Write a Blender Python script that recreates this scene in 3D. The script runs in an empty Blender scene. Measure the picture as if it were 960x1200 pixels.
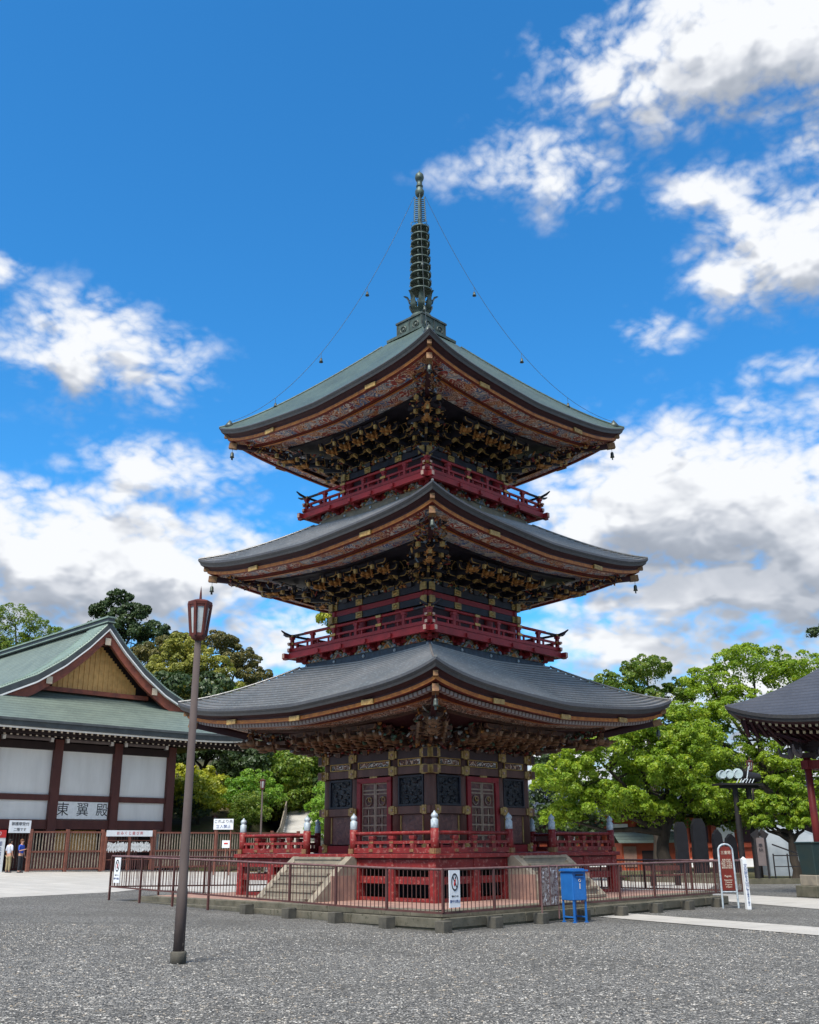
import bpy, math, random
import numpy as np
from mathutils import Matrix, Vector
random.seed(7)
RNG = np.random.default_rng(11)
SC = bpy.context.scene
COL = SC.collection
PI = math.pi
R = math.radians

# ------------------------------------------------------------------ materials
MATS = {}
def new_mat(name):
    m = bpy.data.materials.new(name); m.use_nodes = True
    nt = m.node_tree; nt.nodes.clear()
    out = nt.nodes.new('ShaderNodeOutputMaterial')
    b = nt.nodes.new('ShaderNodeBsdfPrincipled')
    nt.links.new(b.outputs[0], out.inputs[0])
    MATS[name] = m
    return m, nt, b
def nd(nt, t, **kw):
    n = nt.nodes.new(t)
    for k, v in kw.items(): setattr(n, k, v)
    return n
def lk(nt, a, b): nt.links.new(a, b)
def c4(c): return (c[0], c[1], c[2], 1)
def mixc(nt, fac, a, b, blend='MIX'):
    m = nd(nt, 'ShaderNodeMix', data_type='RGBA', blend_type=blend)
    for sock, v in ((m.inputs[0], fac), (m.inputs[6], a), (m.inputs[7], b)):
        if hasattr(v, 'is_output'): lk(nt, v, sock)
        elif isinstance(v, (int, float)): sock.default_value = v
        else: sock.default_value = c4(v)
    return m.outputs[2]
def mth(nt, op, a, b=0.0, c=0.0):
    m = nd(nt, 'ShaderNodeMath', operation=op)
    for i, v in enumerate((a, b, c)):
        if hasattr(v, 'is_output'): lk(nt, v, m.inputs[i])
        else: m.inputs[i].default_value = v
    return m.outputs[0]
def ramp(nt, fac, stops, interp='LINEAR'):
    r = nd(nt, 'ShaderNodeValToRGB'); r.color_ramp.interpolation = interp
    e = r.color_ramp.elements
    while len(e) < len(stops): e.new(0.5)
    for i, (p, c) in enumerate(stops):
        e[i].position = p; e[i].color = c4(c) if not isinstance(c, (int, float)) else (c, c, c, 1)
    lk(nt, fac, r.inputs[0]); return r.outputs[0]
def coord(nt, scale=(1, 1, 1), obj=True):
    if obj:
        src = nd(nt, 'ShaderNodeTexCoord').outputs['Object']
    else:
        src = nd(nt, 'ShaderNodeNewGeometry').outputs['Position']
    mp = nd(nt, 'ShaderNodeMapping'); mp.inputs['Scale'].default_value = scale
    lk(nt, src, mp.inputs[0]); return mp.outputs[0]
def noise(nt, vec, scale, detail=4, rough=.55, dist=0):
    n = nd(nt, 'ShaderNodeTexNoise'); n.inputs['Scale'].default_value = scale
    n.inputs['Detail'].default_value = detail; n.inputs['Roughness'].default_value = rough
    n.inputs['Distortion'].default_value = dist
    lk(nt, vec, n.inputs['Vector']); return n
def bump(nt, b, h, strength=.4, dist=.02):
    n = nd(nt, 'ShaderNodeBump'); n.inputs['Strength'].default_value = strength
    n.inputs['Distance'].default_value = dist
    lk(nt, h, n.inputs['Height']); lk(nt, n.outputs[0], b.inputs['Normal'])
def pm(name, c1, c2=None, scale=3, rough=.6, metal=0, bmp=.25, bscale=30, stretch=(1, 1, 1), lo=.35, hi=.65, wear=None, wearamt=.62):
    m, nt, b = new_mat(name)
    v = coord(nt, stretch)
    c2 = c2 or tuple(x * .72 for x in c1)
    n = noise(nt, v, scale, 6, .6)
    f = ramp(nt, n.outputs[0], [(lo, 0.0), (hi, 1.0)])
    col = mixc(nt, f, c1, c2)
    if wear:
        n2 = noise(nt, v, scale * 4.3, 6, .7)
        f2 = ramp(nt, n2.outputs[0], [(wearamt, 0.0), (wearamt + .07, 1.0)])
        col = mixc(nt, f2, col, wear)
    lk(nt, col, b.inputs['Base Color'])
    n3 = noise(nt, v, bscale, 4, .6)
    rr = mth(nt, 'MULTIPLY_ADD', n3.outputs[0], .3, rough - .15)
    lk(nt, rr, b.inputs['Roughness'])
    b.inputs['Metallic'].default_value = metal; b.inputs['Specular IOR Level'].default_value = .3
    if bmp: bump(nt, b, n3.outputs[0], bmp, .01)
    return m
def flat(name, c, rough=.5, metal=0):
    return pm(name, c, tuple(x * .88 for x in c), 6, rough, metal, .08)

def build_materials():
    pm('dark_beam', (.062, .034, .036), (.04, .022, .025), 3, .55)
    pm('dull_gilt', (.26, .15, .065), (.15, .07, .04), 12, .6, .1, .4)
    pm('kerb_stone', (.17, .155, .12), (.10, .095, .072), 2.4, .9, 0, .6, 50, wear=(.06, .06, .042), wearamt=.58)
    pm('eave_red', (.20, .035, .022), (.10, .02, .018), 9, .55, 0, .3)
    pm('roof_riser', (.10, .095, .10), (.07, .07, .075), 3, .6)
    pm('red_lacquer', (.29, .020, .026), (.19, .015, .019), 2.2, .5, 0, .2, wear=(.27, .06, .05), wearamt=.66)
    pm('veranda_red', (.215, .018, .017), (.13, .013, .014), 2.2, .55, 0, .3, wear=(.27, .10, .085), wearamt=.55)
    pm('maroon_wood', (.165, .078, .06), (.095, .045, .038), 3, .55, 0, .3, 40, (1, 1, .25), wear=(.15, .085, .07), wearamt=.66)
    pm('dark_maroon', (.045, .012, .016), (.03, .009, .013), 3, .6)
    pm('black_lacquer', (.014, .013, .02), (.03, .028, .04), 3, .5, wear=(.06, .05, .05), wearamt=.68)
    pm('gilt', (.50, .30, .085), (.30, .17, .055), 9, .4, .6, .5, 60, wear=(.12, .08, .05), wearamt=.6)
    pm('old_gilt', (.50, .34, .12), (.28, .16, .06), 10, .5, .2, .5, 60, wear=(.08, .06, .05), wearamt=.58)
    pm('orange_gilt', (.48, .18, .04), (.28, .09, .03), 7, .5, .25, .4, 50, wear=(.12, .05, .03), wearamt=.6)
    pm('gold_carving', (.56, .26, .07), (.22, .085, .035), 14, .5, .3, .6, 60, wear=(.42, .30, .16), wearamt=.6)
    pm('carve_blue', (.10, .17, .30), (.30, .36, .42), 16, .6, 0, .6, 50)
    pm('carve_white', (.50, .50, .48), (.22, .24, .26), 18, .6, 0, .6, 50)
    pm('carve_green', (.05, .12, .085), (.11, .17, .12), 16, .6, 0, .6, 50)
    pm('carve_red', (.30, .05, .04), (.16, .03, .03), 16, .6, 0, .6, 50)
    pm('brown_carving', (.13, .068, .052), (.055, .032, .028), 12, .6, 0, .6, 45, wear=(.22, .13, .08), wearamt=.6)
    pm('end_cap', (.55, .36, .30), (.42, .27, .2), 8, .5)
    pm('bronze', (.055, .062, .058), (.10, .12, .105), 5, .45, .5, .3)
    pm('patina_bronze', (.095, .13, .115), (.05, .068, .06), 6, .5, .3, .4, 40)
    pm('stone', (.29, .25, .195), (.18, .16, .13), 3, .85, 0, .5, 60, wear=(.10, .10, .085), wearamt=.62)
    pm('pink_stone', (.35, .21, .165), (.22, .14, .12), 2.5, .85, 0, .5, 60, wear=(.13, .10, .09), wearamt=.62)
    pm('mossy_stone', (.13, .12, .09), (.075, .072, .052), 3, .9, 0, .6, 50, wear=(.08, .085, .045), wearamt=.58)
    pm('dark_block', (.095, .088, .072), (.055, .052, .045), 5, .9, 0, .6, 50)
    pm('fence_metal', (.115, .048, .042), (.065, .03, .029), 4, .5, .1, .2, wear=(.15, .07, .055), wearamt=.66)
    pm('lamp_metal', (.13, .035, .028), (.08, .026, .022), 5, .45, .2, .15)
    pm('lamp_pole', (.085, .066, .062), (.06, .046, .045), 4, .85, 0, .2, 30, (1, 1, .3), wear=(.06, .03, .03), wearamt=.68)
    flat('lamp_glass', (.42, .46, .48), .25)
    flat('white_paint', (.72, .74, .76), .5)
    flat('sign_white', (.72, .75, .80), .45)
    flat('ink_black', (.02, .02, .03), .5)
    flat('ink_blue', (.02, .05, .20), .5)
    flat('ink_red', (.5, .03, .03), .5)
    flat('pale_lettering', (.65, .55, .45), .5)
    pm('blue_metal', (.018, .135, .42), (.014, .11, .36), 4, .4, 0, .15, wear=(.04, .18, .45), wearamt=.64)
    pm('giboshi_metal', (.50, .56, .60), (.26, .31, .36), 12, .5, .1, .2)
    pm('plaster', (.84, .83, .82), (.75, .74, .73), 1.6, .8, 0, .1, 20, (1, 1, .22))
    flat('board_white', (.92, .93, .94), .5)
    pm('hall_wood', (.12, .042, .035), (.085, .03, .027), 2, .6, 0, .3, 40, (1, 1, .3))
    pm('hall_dark_wood', (.030, .017, .017), (.02, .012, .013), 2, .65)
    pm('gable_gold', (.72, .40, .14), (.55, .30, .10), 3, .55, 0, .2)
    pm('barge_brown', (.30, .085, .05), (.15, .048, .036), 2, .55, 0, .15)
    pm('copper_dark', (.075, .085, .088), (.05, .056, .06), 2, .5, .15, .2)
    pm('rail_wood', (.22, .085, .06), (.14, .055, .042), 4, .65, 0, .3, wear=(.28, .15, .10), wearamt=.66)
    pm('bamboo', (.33, .28, .22), (.18, .15, .12), 5, .6, 0, .2, 30)
    pm('vermilion', (.42, .085, .035), (.32, .06, .03), 2, .55)
    pm('dark_slate', (.014, .014, .018), (.009, .009, .012), 2.5, .5, 0, .5, 20)
    pm('tarp', (.27, .30, .33), (.2, .23, .26), 1.5, .6)
    pm('bark', (.055, .043, .034), (.03, .025, .02), 5, .9, 0, .8, 25, (1, 1, .3))
    pm('shelter_roof', (.055, .060, .072), (.04, .045, .056), 3, .45, .2, .2)
    pm('black_iron', (.022, .022, .026), (.035, .03, .03), 4, .5, .4)
    pm('denim_dark', (.02, .022, .03)); pm('khaki', (.30, .25, .14)); pm('shirt_white', (.55, .58, .68))
    pm('shirt_blue', (.02, .07, .42)); pm('skin', (.50, .28, .20)); pm('hair_black', (.015, .013, .012)); pm('hair_brown', (.13, .05, .02))
    pm('soil', (.11, .085, .045), (.055, .06, .025), .8, .95, 0, .8, 8, wear=(.09, .12, .03), wearamt=.55)
    pm('silver_leaf_disc', (.42, .52, .55), (.3, .38, .4), 4, .45, .2)
    # carved and painted cloud boards under the eaves
    def swirl(name, cols, scale=3.2):
        m, nt, b = new_mat(name)
        v = coord(nt)
        n = noise(nt, v, 1.6, 3, .5)
        vv = nd(nt, 'ShaderNodeVectorMath', operation='MULTIPLY_ADD'); lk(nt, n.outputs['Color'], vv.inputs[0])
        vv.inputs[1].default_value = (.9, .9, .9); lk(nt, v, vv.inputs[2])
        vo = nd(nt, 'ShaderNodeTexVoronoi'); vo.inputs['Scale'].default_value = scale * 1.05; lk(nt, vv.outputs[0], vo.inputs['Vector'])
        s = mth(nt, 'SINE', mth(nt, 'MULTIPLY', vo.outputs['Distance'], 24.0))
        sep = nd(nt, 'ShaderNodeSeparateColor'); lk(nt, vo.outputs['Color'], sep.inputs[0])
        k = len(cols)
        fill = ramp(nt, sep.outputs[0], [(i / k, c) for i, c in enumerate(cols)], 'CONSTANT')
        line = ramp(nt, s, [(.25, 0.0), (.55, 1.0)])
        edge = mixc(nt, sep.outputs[1], (.80, .76, .72), (.62, .34, .2))
        col = mixc(nt, line, fill, edge)
        n4 = noise(nt, v, 14, 4, .6)
        col = mixc(nt, ramp(nt, n4.outputs[0], [(.5, 0.0), (.68, .75)]), col, (.035, .03, .04))
        lk(nt, col, b.inputs['Base Color']); b.inputs['Roughness'].default_value = .6
        bump(nt, b, s, .5, .03)
    swirl('cloud_board_red', [(.38, .07, .05), (.12, .18, .34), (.46, .17, .07), (.30, .33, .40), (.28, .05, .045)])
    swirl('cloud_board_blue', [(.10, .19, .42), (.32, .38, .46), (.40, .08, .06), (.08, .14, .32), (.55, .53, .5)], 4)
    swirl('cloud_board_brown', [(.16, .07, .05), (.09, .10, .10), (.24, .10, .05), (.07, .05, .05), (.14, .05, .045)], 4)
    # striped eave strip (small painted rafters)
    m, nt, b = new_mat('striped_strip')
    geo = nd(nt, 'ShaderNodeTexCoord'); sp = nd(nt, 'ShaderNodeSeparateXYZ'); lk(nt, geo.outputs['Object'], sp.inputs[0])
    w = mth(nt, 'SINE', mth(nt, 'MULTIPLY', sp.outputs[0], 42.0))
    col = ramp(nt, w, [(.3, (.30, .27, .27)), (.45, (.12, .06, .06))])
    lk(nt, col, b.inputs['Base Color']); b.inputs['Roughness'].default_value = .6
    # black relief carving
    m, nt, b = new_mat('black_relief')
    v = coord(nt); n = noise(nt, v, 9, 5, .6, 1.5)
    lk(nt, ramp(nt, n.outputs[0], [(.45, (.006, .007, .011)), (.75, (.03, .036, .05))]), b.inputs['Base Color'])
    b.inputs['Roughness'].default_value = .35; bump(nt, b, n.outputs[0], 1, .05)
    m, nt, b = new_mat('maroon_relief')
    v = coord(nt); n = noise(nt, v, 5, 4, .6, 1.2)
    lk(nt, ramp(nt, n.outputs[0], [(.4, (.085, .03, .028)), (.65, (.18, .07, .055))]), b.inputs['Base Color'])
    b.inputs['Roughness'].default_value = .5; bump(nt, b, n.outputs[0], .6, .03)
    # copper roofs
    def roof(name, a, b2, c3, metal, rough, lines=0, axis=2, vs=0):
        m, nt, b = new_mat(name)
        v = coord(nt)
        n = noise(nt, v, .9, 5, .6); n2 = noise(nt, v, 8, 5, .65)
        col = mixc(nt, ramp(nt, n.outputs[0], [(.35, 0.0), (.65, 1.0)]), a, b2)
        col = mixc(nt, ramp(nt, n2.outputs[0], [(.5, 0.0), (.7, .6)]), col, c3)
        h = n2.outputs[0]
        if lines:
            # sheet seams: fine joints running along the courses
            sp = nd(nt, 'ShaderNodeSeparateXYZ'); lk(nt, v, sp.inputs[0])
            fr = mth(nt, 'FRACT', mth(nt, 'MULTIPLY', sp.outputs[axis], lines))
            ln = ramp(nt, fr, [(.0, 1.0), (.12, 1.0), (.2, 0.0)])
            col = mixc(nt, mth(nt, 'MULTIPLY', ln, .8), col, tuple(x * .35 for x in a))
            h = mth(nt, 'SUBTRACT', h, ln)
        lk(nt, col, b.inputs['Base Color']); b.inputs['Metallic'].default_value = metal
        b.inputs['Roughness'].default_value = rough; bump(nt, b, h, .35, .015)
    roof('roof_copper_brown', (.205, .195, .188), (.145, .147, .148), (.27, .275, .28), .25, .32)
    roof('roof_copper_green', (.07, .105, .085), (.045, .068, .056), (.12, .16, .13), .1, .5, 9)
    roof('roof_hall_green', (.14, .178, .15), (.10, .13, .113), (.20, .245, .205), .05, .55, 5.5)
    roof('roof_verge_green', (.21, .28, .235), (.15, .20, .17), (.28, .35, .30), .05, .5)
    roof('roof_edge', (.065, .065, .07), (.05, .05, .055), (.09, .09, .09), .2, .5)
    roof('roof_shelter', (.06, .066, .085), (.045, .05, .065), (.075, .082, .10), .2, .42, 8)
    # gravel
    m, nt, b = new_mat('gravel')
    v = coord(nt, obj=False)
    nz = noise(nt, v, 14, 2, .5)
    vv = nd(nt, 'ShaderNodeVectorMath', operation='MULTIPLY_ADD'); lk(nt, nz.outputs['Color'], vv.inputs[0])
    vv.inputs[1].default_value = (.05, .05, .05); lk(nt, v, vv.inputs[2])
    vo = nd(nt, 'ShaderNodeTexVoronoi'); vo.inputs['Scale'].default_value = 38; lk(nt, vv.outputs[0], vo.inputs['Vector'])
    vb = nd(nt, 'ShaderNodeTexVoronoi'); vb.inputs['Scale'].default_value = 17; lk(nt, vv.outputs[0], vb.inputs['Vector'])
    sep = nd(nt, 'ShaderNodeSeparateColor'); lk(nt, vo.outputs['Color'], sep.inputs[0])
    sep2 = nd(nt, 'ShaderNodeSeparateColor'); lk(nt, vb.outputs['Color'], sep2.inputs[0])
    stone = ramp(nt, sep.outputs[0], [(0, (.06, .059, .056)), (.3, (.15, .146, .136)), (.62, (.29, .28, .258)), (.88, (.47, .452, .42)), (1, (.64, .62, .575))])
    stone2 = ramp(nt, sep2.outputs[1], [(0, (.09, .078, .062)), (.5, (.15, .15, .152)), (1, (.32, .31, .29))])
    col = mixc(nt, .18, stone, stone2)
    gap = ramp(nt, vo.outputs['Distance'], [(.45, 0.0), (.75, 1.0)])
    col = mixc(nt, mth(nt, 'MULTIPLY', gap, .8), col, (.03, .03, .028))
    big = noise(nt, v, .35, 5, .6)
    col = mixc(nt, ramp(nt, big.outputs[0], [(.4, 0.0), (.62, .5)]), col, (.085, .08, .07))
    lk(nt, col, b.inputs['Base Color']); b.inputs['Roughness'].default_value = .85
    hh = mth(nt, 'SUBTRACT', mth(nt, 'MULTIPLY', sep2.outputs[0], .6), mth(nt, 'MULTIPLY', vo.outputs['Distance'], 1.3))
    bump(nt, b, hh, 1.0, .035)
    # loose pebbles lying on top
    m, nt, b = new_mat('pebbles')
    v = coord(nt, obj=False)
    wn = nd(nt, 'ShaderNodeTexVoronoi'); wn.inputs['Scale'].default_value = 16; lk(nt, v, wn.inputs['Vector'])
    sp = nd(nt, 'ShaderNodeSeparateColor'); lk(nt, wn.outputs['Color'], sp.inputs[0])
    lk(nt, ramp(nt, sp.outputs[0], [(0, (.035, .036, .038)), (.35, (.12, .118, .115)), (.65, (.22, .212, .2)), (.85, (.38, .37, .345)), (.93, (.27, .22, .16)), (1, (.52, .5, .47))]), b.inputs['Base Color']); b.inputs['Roughness'].default_value = .8
    # paving
    m, nt, b = new_mat('paving')
    v = coord(nt, obj=False)
    mp = nd(nt, 'ShaderNodeMapping'); mp.inputs['Rotation'].default_value = (0, 0, R(45)); lk(nt, v, mp.inputs[0])
    br = nd(nt, 'ShaderNodeTexBrick'); br.inputs['Scale'].default_value = 1
    br.inputs['Mortar Size'].default_value = .012; br.inputs['Brick Width'].default_value = 1.8; br.inputs['Row Height'].default_value = .9
    br.inputs['Color1'].default_value = c4((.44, .42, .39)); br.inputs['Color2'].default_value = c4((.38, .365, .34)); br.inputs['Mortar'].default_value = c4((.2, .19, .17))
    lk(nt, mp.outputs[0], br.inputs['Vector'])
    n = noise(nt, v, 1.1, 7, .65)
    col = mixc(nt, ramp(nt, n.outputs[0], [(.4, 0.0), (.75, .6)]), br.outputs[0], (.27, .255, .23))
    lk(nt, col, b.inputs['Base Color']); b.inputs['Roughness'].default_value = .8
    bump(nt, b, noise(nt, v, 50, 4).outputs[0], .3, .01)
    # weathered notice
    m, nt, b = new_mat('weathered_notice')
    v = coord(nt, (1, 1, .22)); n = noise(nt, v, 16, 5, .7)
    v2 = coord(nt, (1, 1, 1)); n2 = noise(nt, v2, 13, 3, .7)
    col = mixc(nt, ramp(nt, n.outputs[0], [(.42, 0.0), (.58, 1.0)], 'CONSTANT'), (.22, .19, .18), (.60, .62, .66))
    col = mixc(nt, ramp(nt, n2.outputs[0], [(.5, 0.0), (.55, 1.0)]), col, (.10, .06, .055))
    lk(nt, col, b.inputs['Base Color']); b.inputs['Roughness'].default_value = .7
    # foliage
    def leaf(name, a, b2, c3, trans=.35):
        m, nt, b = new_mat(name)
        v = coord(nt, obj=False)
        n = noise(nt, v, .55, 3, .6); n2 = noise(nt, v, 3.5, 3, .7)
        col = mixc(nt, ramp(nt, n.outputs[0], [(.4, 0.0), (.6, 1.0)]), a, b2)
        col = mixc(nt, ramp(nt, n2.outputs[0], [(.52, 0.0), (.66, 1.0)]), col, c3)
        lk(nt, col, b.inputs['Base Color']); b.inputs['Roughness'].default_value = .5
        tr = nd(nt, 'ShaderNodeBsdfTranslucent'); lk(nt, mixc(nt, 1.0, col, (1.0, 1.0, .55), 'MULTIPLY'), tr.inputs[0])
        mx = nd(nt, 'ShaderNodeMixShader'); mx.inputs[0].default_value = trans
        lk(nt, b.outputs[0], mx.inputs[1]); lk(nt, tr.outputs[0], mx.inputs[2])
        out = [x for x in nt.nodes if x.type == 'OUTPUT_MATERIAL'][0]
        lk(nt, mx.outputs[0], out.inputs[0])
    leaf('leaf_bright', (.26, .38, .025), (.17, .29, .02), (.40, .47, .03), .45)
    leaf('leaf_mid', (.15, .23, .025), (.09, .17, .02), (.28, .31, .035), .4)
    leaf('leaf_olive', (.32, .32, .055), (.2, .22, .04), (.48, .44, .09), .4)
    leaf('leaf_dark_olive', (.15, .135, .035), (.08, .09, .025), (.25, .2, .06), .3)
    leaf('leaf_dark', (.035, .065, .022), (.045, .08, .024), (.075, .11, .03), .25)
    leaf('leaf_yellow', (.40, .41, .03), (.25, .31, .028), (.52, .48, .05), .4)
    leaf('leaf_fresh', (.15, .32, .035), (.2, .35, .035), (.32, .43, .05), .45)
    # hipped roof stripes etc done
build_materials()
pm('band_blue', (.05, .075, .11), (.03, .04, .06), 8, .5)
pm('rail_top', (.03, .032, .045), (.02, .02, .03), 5, .45)
pm('door_lattice', (.36, .26, .19), (.24, .17, .13), 8, .55)
pm('brown_gilt', (.30, .165, .085), (.14, .075, .045), 10, .55, .15, .5, 50, wear=(.07, .04, .03), wearamt=.58)
pm('fence_rail', (.20, .115, .11), (.12, .06, .06), 5, .45, .2, .15)
pm('sign_red', (.16, .022, .015), (.12, .018, .012), 5, .5)
pm('hall_log', (.16, .13, .13), (.12, .10, .10), 3, .6)
pm('end_cap_pale', (.62, .50, .38), (.5, .4, .3), 5, .6)
pm('pav_red', (.17, .022, .022), (.12, .016, .018), 3, .5); pm('gilt_end', (.62, .5, .3), (.5, .4, .25), 5, .5)
pm('green_metal', (.02, .04, .042), (.03, .045, .04), 3, .45, .2)

# ------------------------------------------------------------------ mesh builder
class MB:
    def __init__(s): s.v = []; s.f = []; s.m = []; s.names = []; s.M = Matrix.Identity(4); s.sm = []
    def mi(s, n):
        if n not in s.names: s.names.append(n)
        return s.names.index(n)
    def add(s, vs, fs, mat, smooth=False):
        o = len(s.v); M = s.M
        s.v += [tuple(M @ Vector(p)) for p in vs]
        k = s.mi(mat)
        for f in fs: s.f.append(tuple(i + o for i in f)); s.m.append(k); s.sm.append(smooth)
    def box(s, c, d, mat, rz=0, M=None, taper=1.0):
        x, y, z = d[0] / 2, d[1] / 2, d[2] / 2
        vs = [(-x*taper, -y*taper, -z), (x*taper, -y*taper, -z), (x*taper, y*taper, -z), (-x*taper, y*taper, -z), (-x, -y, z), (x, -y, z), (x, y, z), (-x, y, z)]
        T = Matrix.Translation(c) @ Matrix.Rotation(rz, 4, 'Z')
        if M is not None: T = Matrix.Translation(c) @ M
        s.add([T @ Vector(p) for p in vs], [(0, 3, 2, 1), (4, 5, 6, 7), (0, 1, 5, 4), (1, 2, 6, 5), (2, 3, 7, 6), (3, 0, 4, 7)], mat)
    def bar(s, p, q, w, h, mat, up=(0, 0, 1)):
        p, q = Vector(p), Vector(q); d = q - p; L = d.length; d.normalize()
        side = d.cross(Vector(up))
        if side.length < 1e-4: side = Vector((1, 0, 0))
        side.normalize(); u = side.cross(d)
        vs = [];
        for e in (p, q):
            for a, b in ((-1, -1), (1, -1), (1, 1), (-1, 1)): vs.append(e + side * (a * w / 2) + u * (b * h / 2))
        s.add(vs, [(0, 1, 2, 3), (7, 6, 5, 4), (0, 4, 5, 1), (1, 5, 6, 2), (2, 6, 7, 3), (3, 7, 4, 0)], mat)
    def tube(s, pts, rad, mat, n=8, caps=True):
        pts = [Vector(p) for p in pts]
        if not hasattr(rad, '__len__'): rad = [rad] * len(pts)
        vs = []; fs = []
        ref = Vector((0, 0, 1)) if abs((pts[-1] - pts[0]).normalized().z) < .9 else Vector((1, 0, 0))
        for i, p in enumerate(pts):
            d = (pts[min(i + 1, len(pts) - 1)] - pts[max(i - 1, 0)]).normalized()
            a = d.cross(ref).normalized(); b = d.cross(a)
            for k in range(n):
                t = 2 * PI * k / n; vs.append(p + (a * math.cos(t) + b * math.sin(t)) * rad[i])
        for i in range(len(pts) - 1):
            for k in range(n):
                fs.append((i*n + k, i*n + (k+1) % n, (i+1)*n + (k+1) % n, (i+1)*n + k))
        s.add(vs, fs, mat, True)
        if caps:
            s.add(vs[:n], [tuple(range(n))], mat); s.add(vs[-n:], [tuple(range(n - 1, -1, -1))], mat)
    def lathe(s, prof, mat, c=(0, 0, 0), n=16, smooth=True):
        vs = []; fs = []
        for r, z in prof:
            for k in range(n):
                t = 2 * PI * k / n; vs.append((c[0] + r * math.cos(t), c[1] + r * math.sin(t), c[2] + z))
        m = len(prof)
        for i in range(m - 1):
            for k in range(n): fs.append((i*n + k, i*n + (k+1) % n, (i+1)*n + (k+1) % n, (i+1)*n + k))
        fs.append(tuple(range(n - 1, -1, -1))); fs.append(tuple((m-1)*n + k for k in range(n)))
        s.add(vs, fs, mat, smooth)
    def blob(s, c, r, mat, M=None, nu=8, nv=5):
        vs = []; fs = []
        T = Matrix.Translation(c) @ (M if M is not None else Matrix.Identity(4))
        for j in range(nv + 1):
            ph = PI * j / nv
            for k in range(nu):
                t = 2 * PI * k / nu
                vs.append(T @ Vector((r[0] * math.sin(ph) * math.cos(t), r[1] * math.sin(ph) * math.sin(t), r[2] * math.cos(ph))))
        for j in range(nv):
            for k in range(nu): fs.append((j*nu + k, (j+1)*nu + k, (j+1)*nu + (k+1) % nu, j*nu + (k+1) % nu))
        s.add(vs, fs, mat, True)
    def torus(s, c, R0, r, mat, axis=(0, 0, 1), n=14, m=5):
        ax = Vector(axis).normalized(); a = ax.orthogonal().normalized(); b = ax.cross(a)
        vs = []; fs = []
        for i in range(n):
            t = 2 * PI * i / n; d = a * math.cos(t) + b * math.sin(t)
            for k in range(m):
                u = 2 * PI * k / m; vs.append(Vector(c) + d * (R0 + r * math.cos(u)) + ax * (r * math.sin(u)))
        for i in range(n):
            for k in range(m): fs.append((i*m + k, i*m + (k+1) % m, ((i+1) % n)*m + (k+1) % m, ((i+1) % n)*m + k))
        s.add(vs, fs, mat, True)
    def prism(s, poly, z0, z1, mat):
        n = len(poly)
        vs = [(p[0], p[1], z0) for p in poly] + [(p[0], p[1], z1) for p in poly]
        fs = [tuple(range(n - 1, -1, -1)), tuple(range(n, 2 * n))] + [(i, (i+1) % n, n + (i+1) % n, n + i) for i in range(n)]
        s.add(vs, fs, mat)
    def grid(s, rows, mat, smooth=False, flip=False):
        m = len(rows[0]); vs = [p for r in rows for p in r]; fs = []
        for i in range(len(rows) - 1):
            for j in range(m - 1):
                f = (i*m + j, i*m + j + 1, (i+1)*m + j + 1, (i+1)*m + j)
                fs.append(f[::-1] if flip else f)
        s.add(vs, fs, mat, smooth)
    def mesh(s, name):
        me = bpy.data.meshes.new(name); me.from_pydata(s.v, [], s.f)
        for n in s.names: me.materials.append(MATS[n])
        me.polygons.foreach_set('material_index', s.m); me.polygons.foreach_set('use_smooth', s.sm)
        me.update(); return me
    def build(s, name, parent=None, loc=(0, 0, 0), rz=0, bevel=0):
        return link(name, s.mesh(name), parent, loc, rz, bevel)
def link(name, me, parent=None, loc=(0, 0, 0), rz=0, bevel=0):
    o = bpy.data.objects.new(name, me); COL.objects.link(o)
    o.location = loc; o.rotation_euler = (0, 0, rz)
    if parent: o.parent = parent
    if bevel:
        b = o.modifiers.new('bevel', 'BEVEL'); b.width = bevel; b.segments = 1; b.limit_method = 'ANGLE'
    return o
def tag(o, label=None, cat=None, group=None, kind=None):
    if label: o['label'] = label
    if cat: o['category'] = cat
    if group: o['group'] = group
    if kind: o['kind'] = kind
    return o
def thing(name, label, cat, loc=(0, 0, 0), rz=0, group=None):
    o = bpy.data.objects.new(name, None); COL.objects.link(o); o.empty_display_size = .2
    o.location = loc; o.rotation_euler = (0, 0, rz); return tag(o, label, cat, group)
def copy_tree(o, parent=None, loc=None, rz=None):
    c = o.copy(); COL.objects.link(c); c.parent = parent
    for ch in list(o.children): copy_tree(ch, c)
    if loc is not None: c.location = loc
    if rz is not None: c.rotation_euler = (0, 0, rz)
    return c
def text(body, size, matname, parent, loc, rot, name='lettering', vertical=False, ext=.002, spacing=1.0, bold=0):
    cu = bpy.data.curves.new(name, 'FONT'); cu.body = '\n'.join(body) if vertical else body
    cu.size = size; cu.align_x = 'CENTER'; cu.align_y = 'CENTER'; cu.extrude = ext; cu.offset = bold
    cu.space_character = spacing
    if vertical: cu.space_line = .95 * spacing
    t = bpy.data.objects.new('tmp', cu); COL.objects.link(t)
    dg = bpy.context.evaluated_depsgraph_get()
    me = bpy.data.meshes.new_from_object(t.evaluated_get(dg))
    bpy.data.objects.remove(t); bpy.data.curves.remove(cu)
    me.materials.clear(); me.materials.append(MATS[matname])
    o = bpy.data.objects.new(name, me); COL.objects.link(o)
    o.parent = parent; o.location = loc; o.rotation_euler = rot
    return o

# ------------------------------------------------------------------ ground levels
def gz(x, y):
    t = max(0.0, -x); return .029 * t if t < 20 else .58
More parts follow.
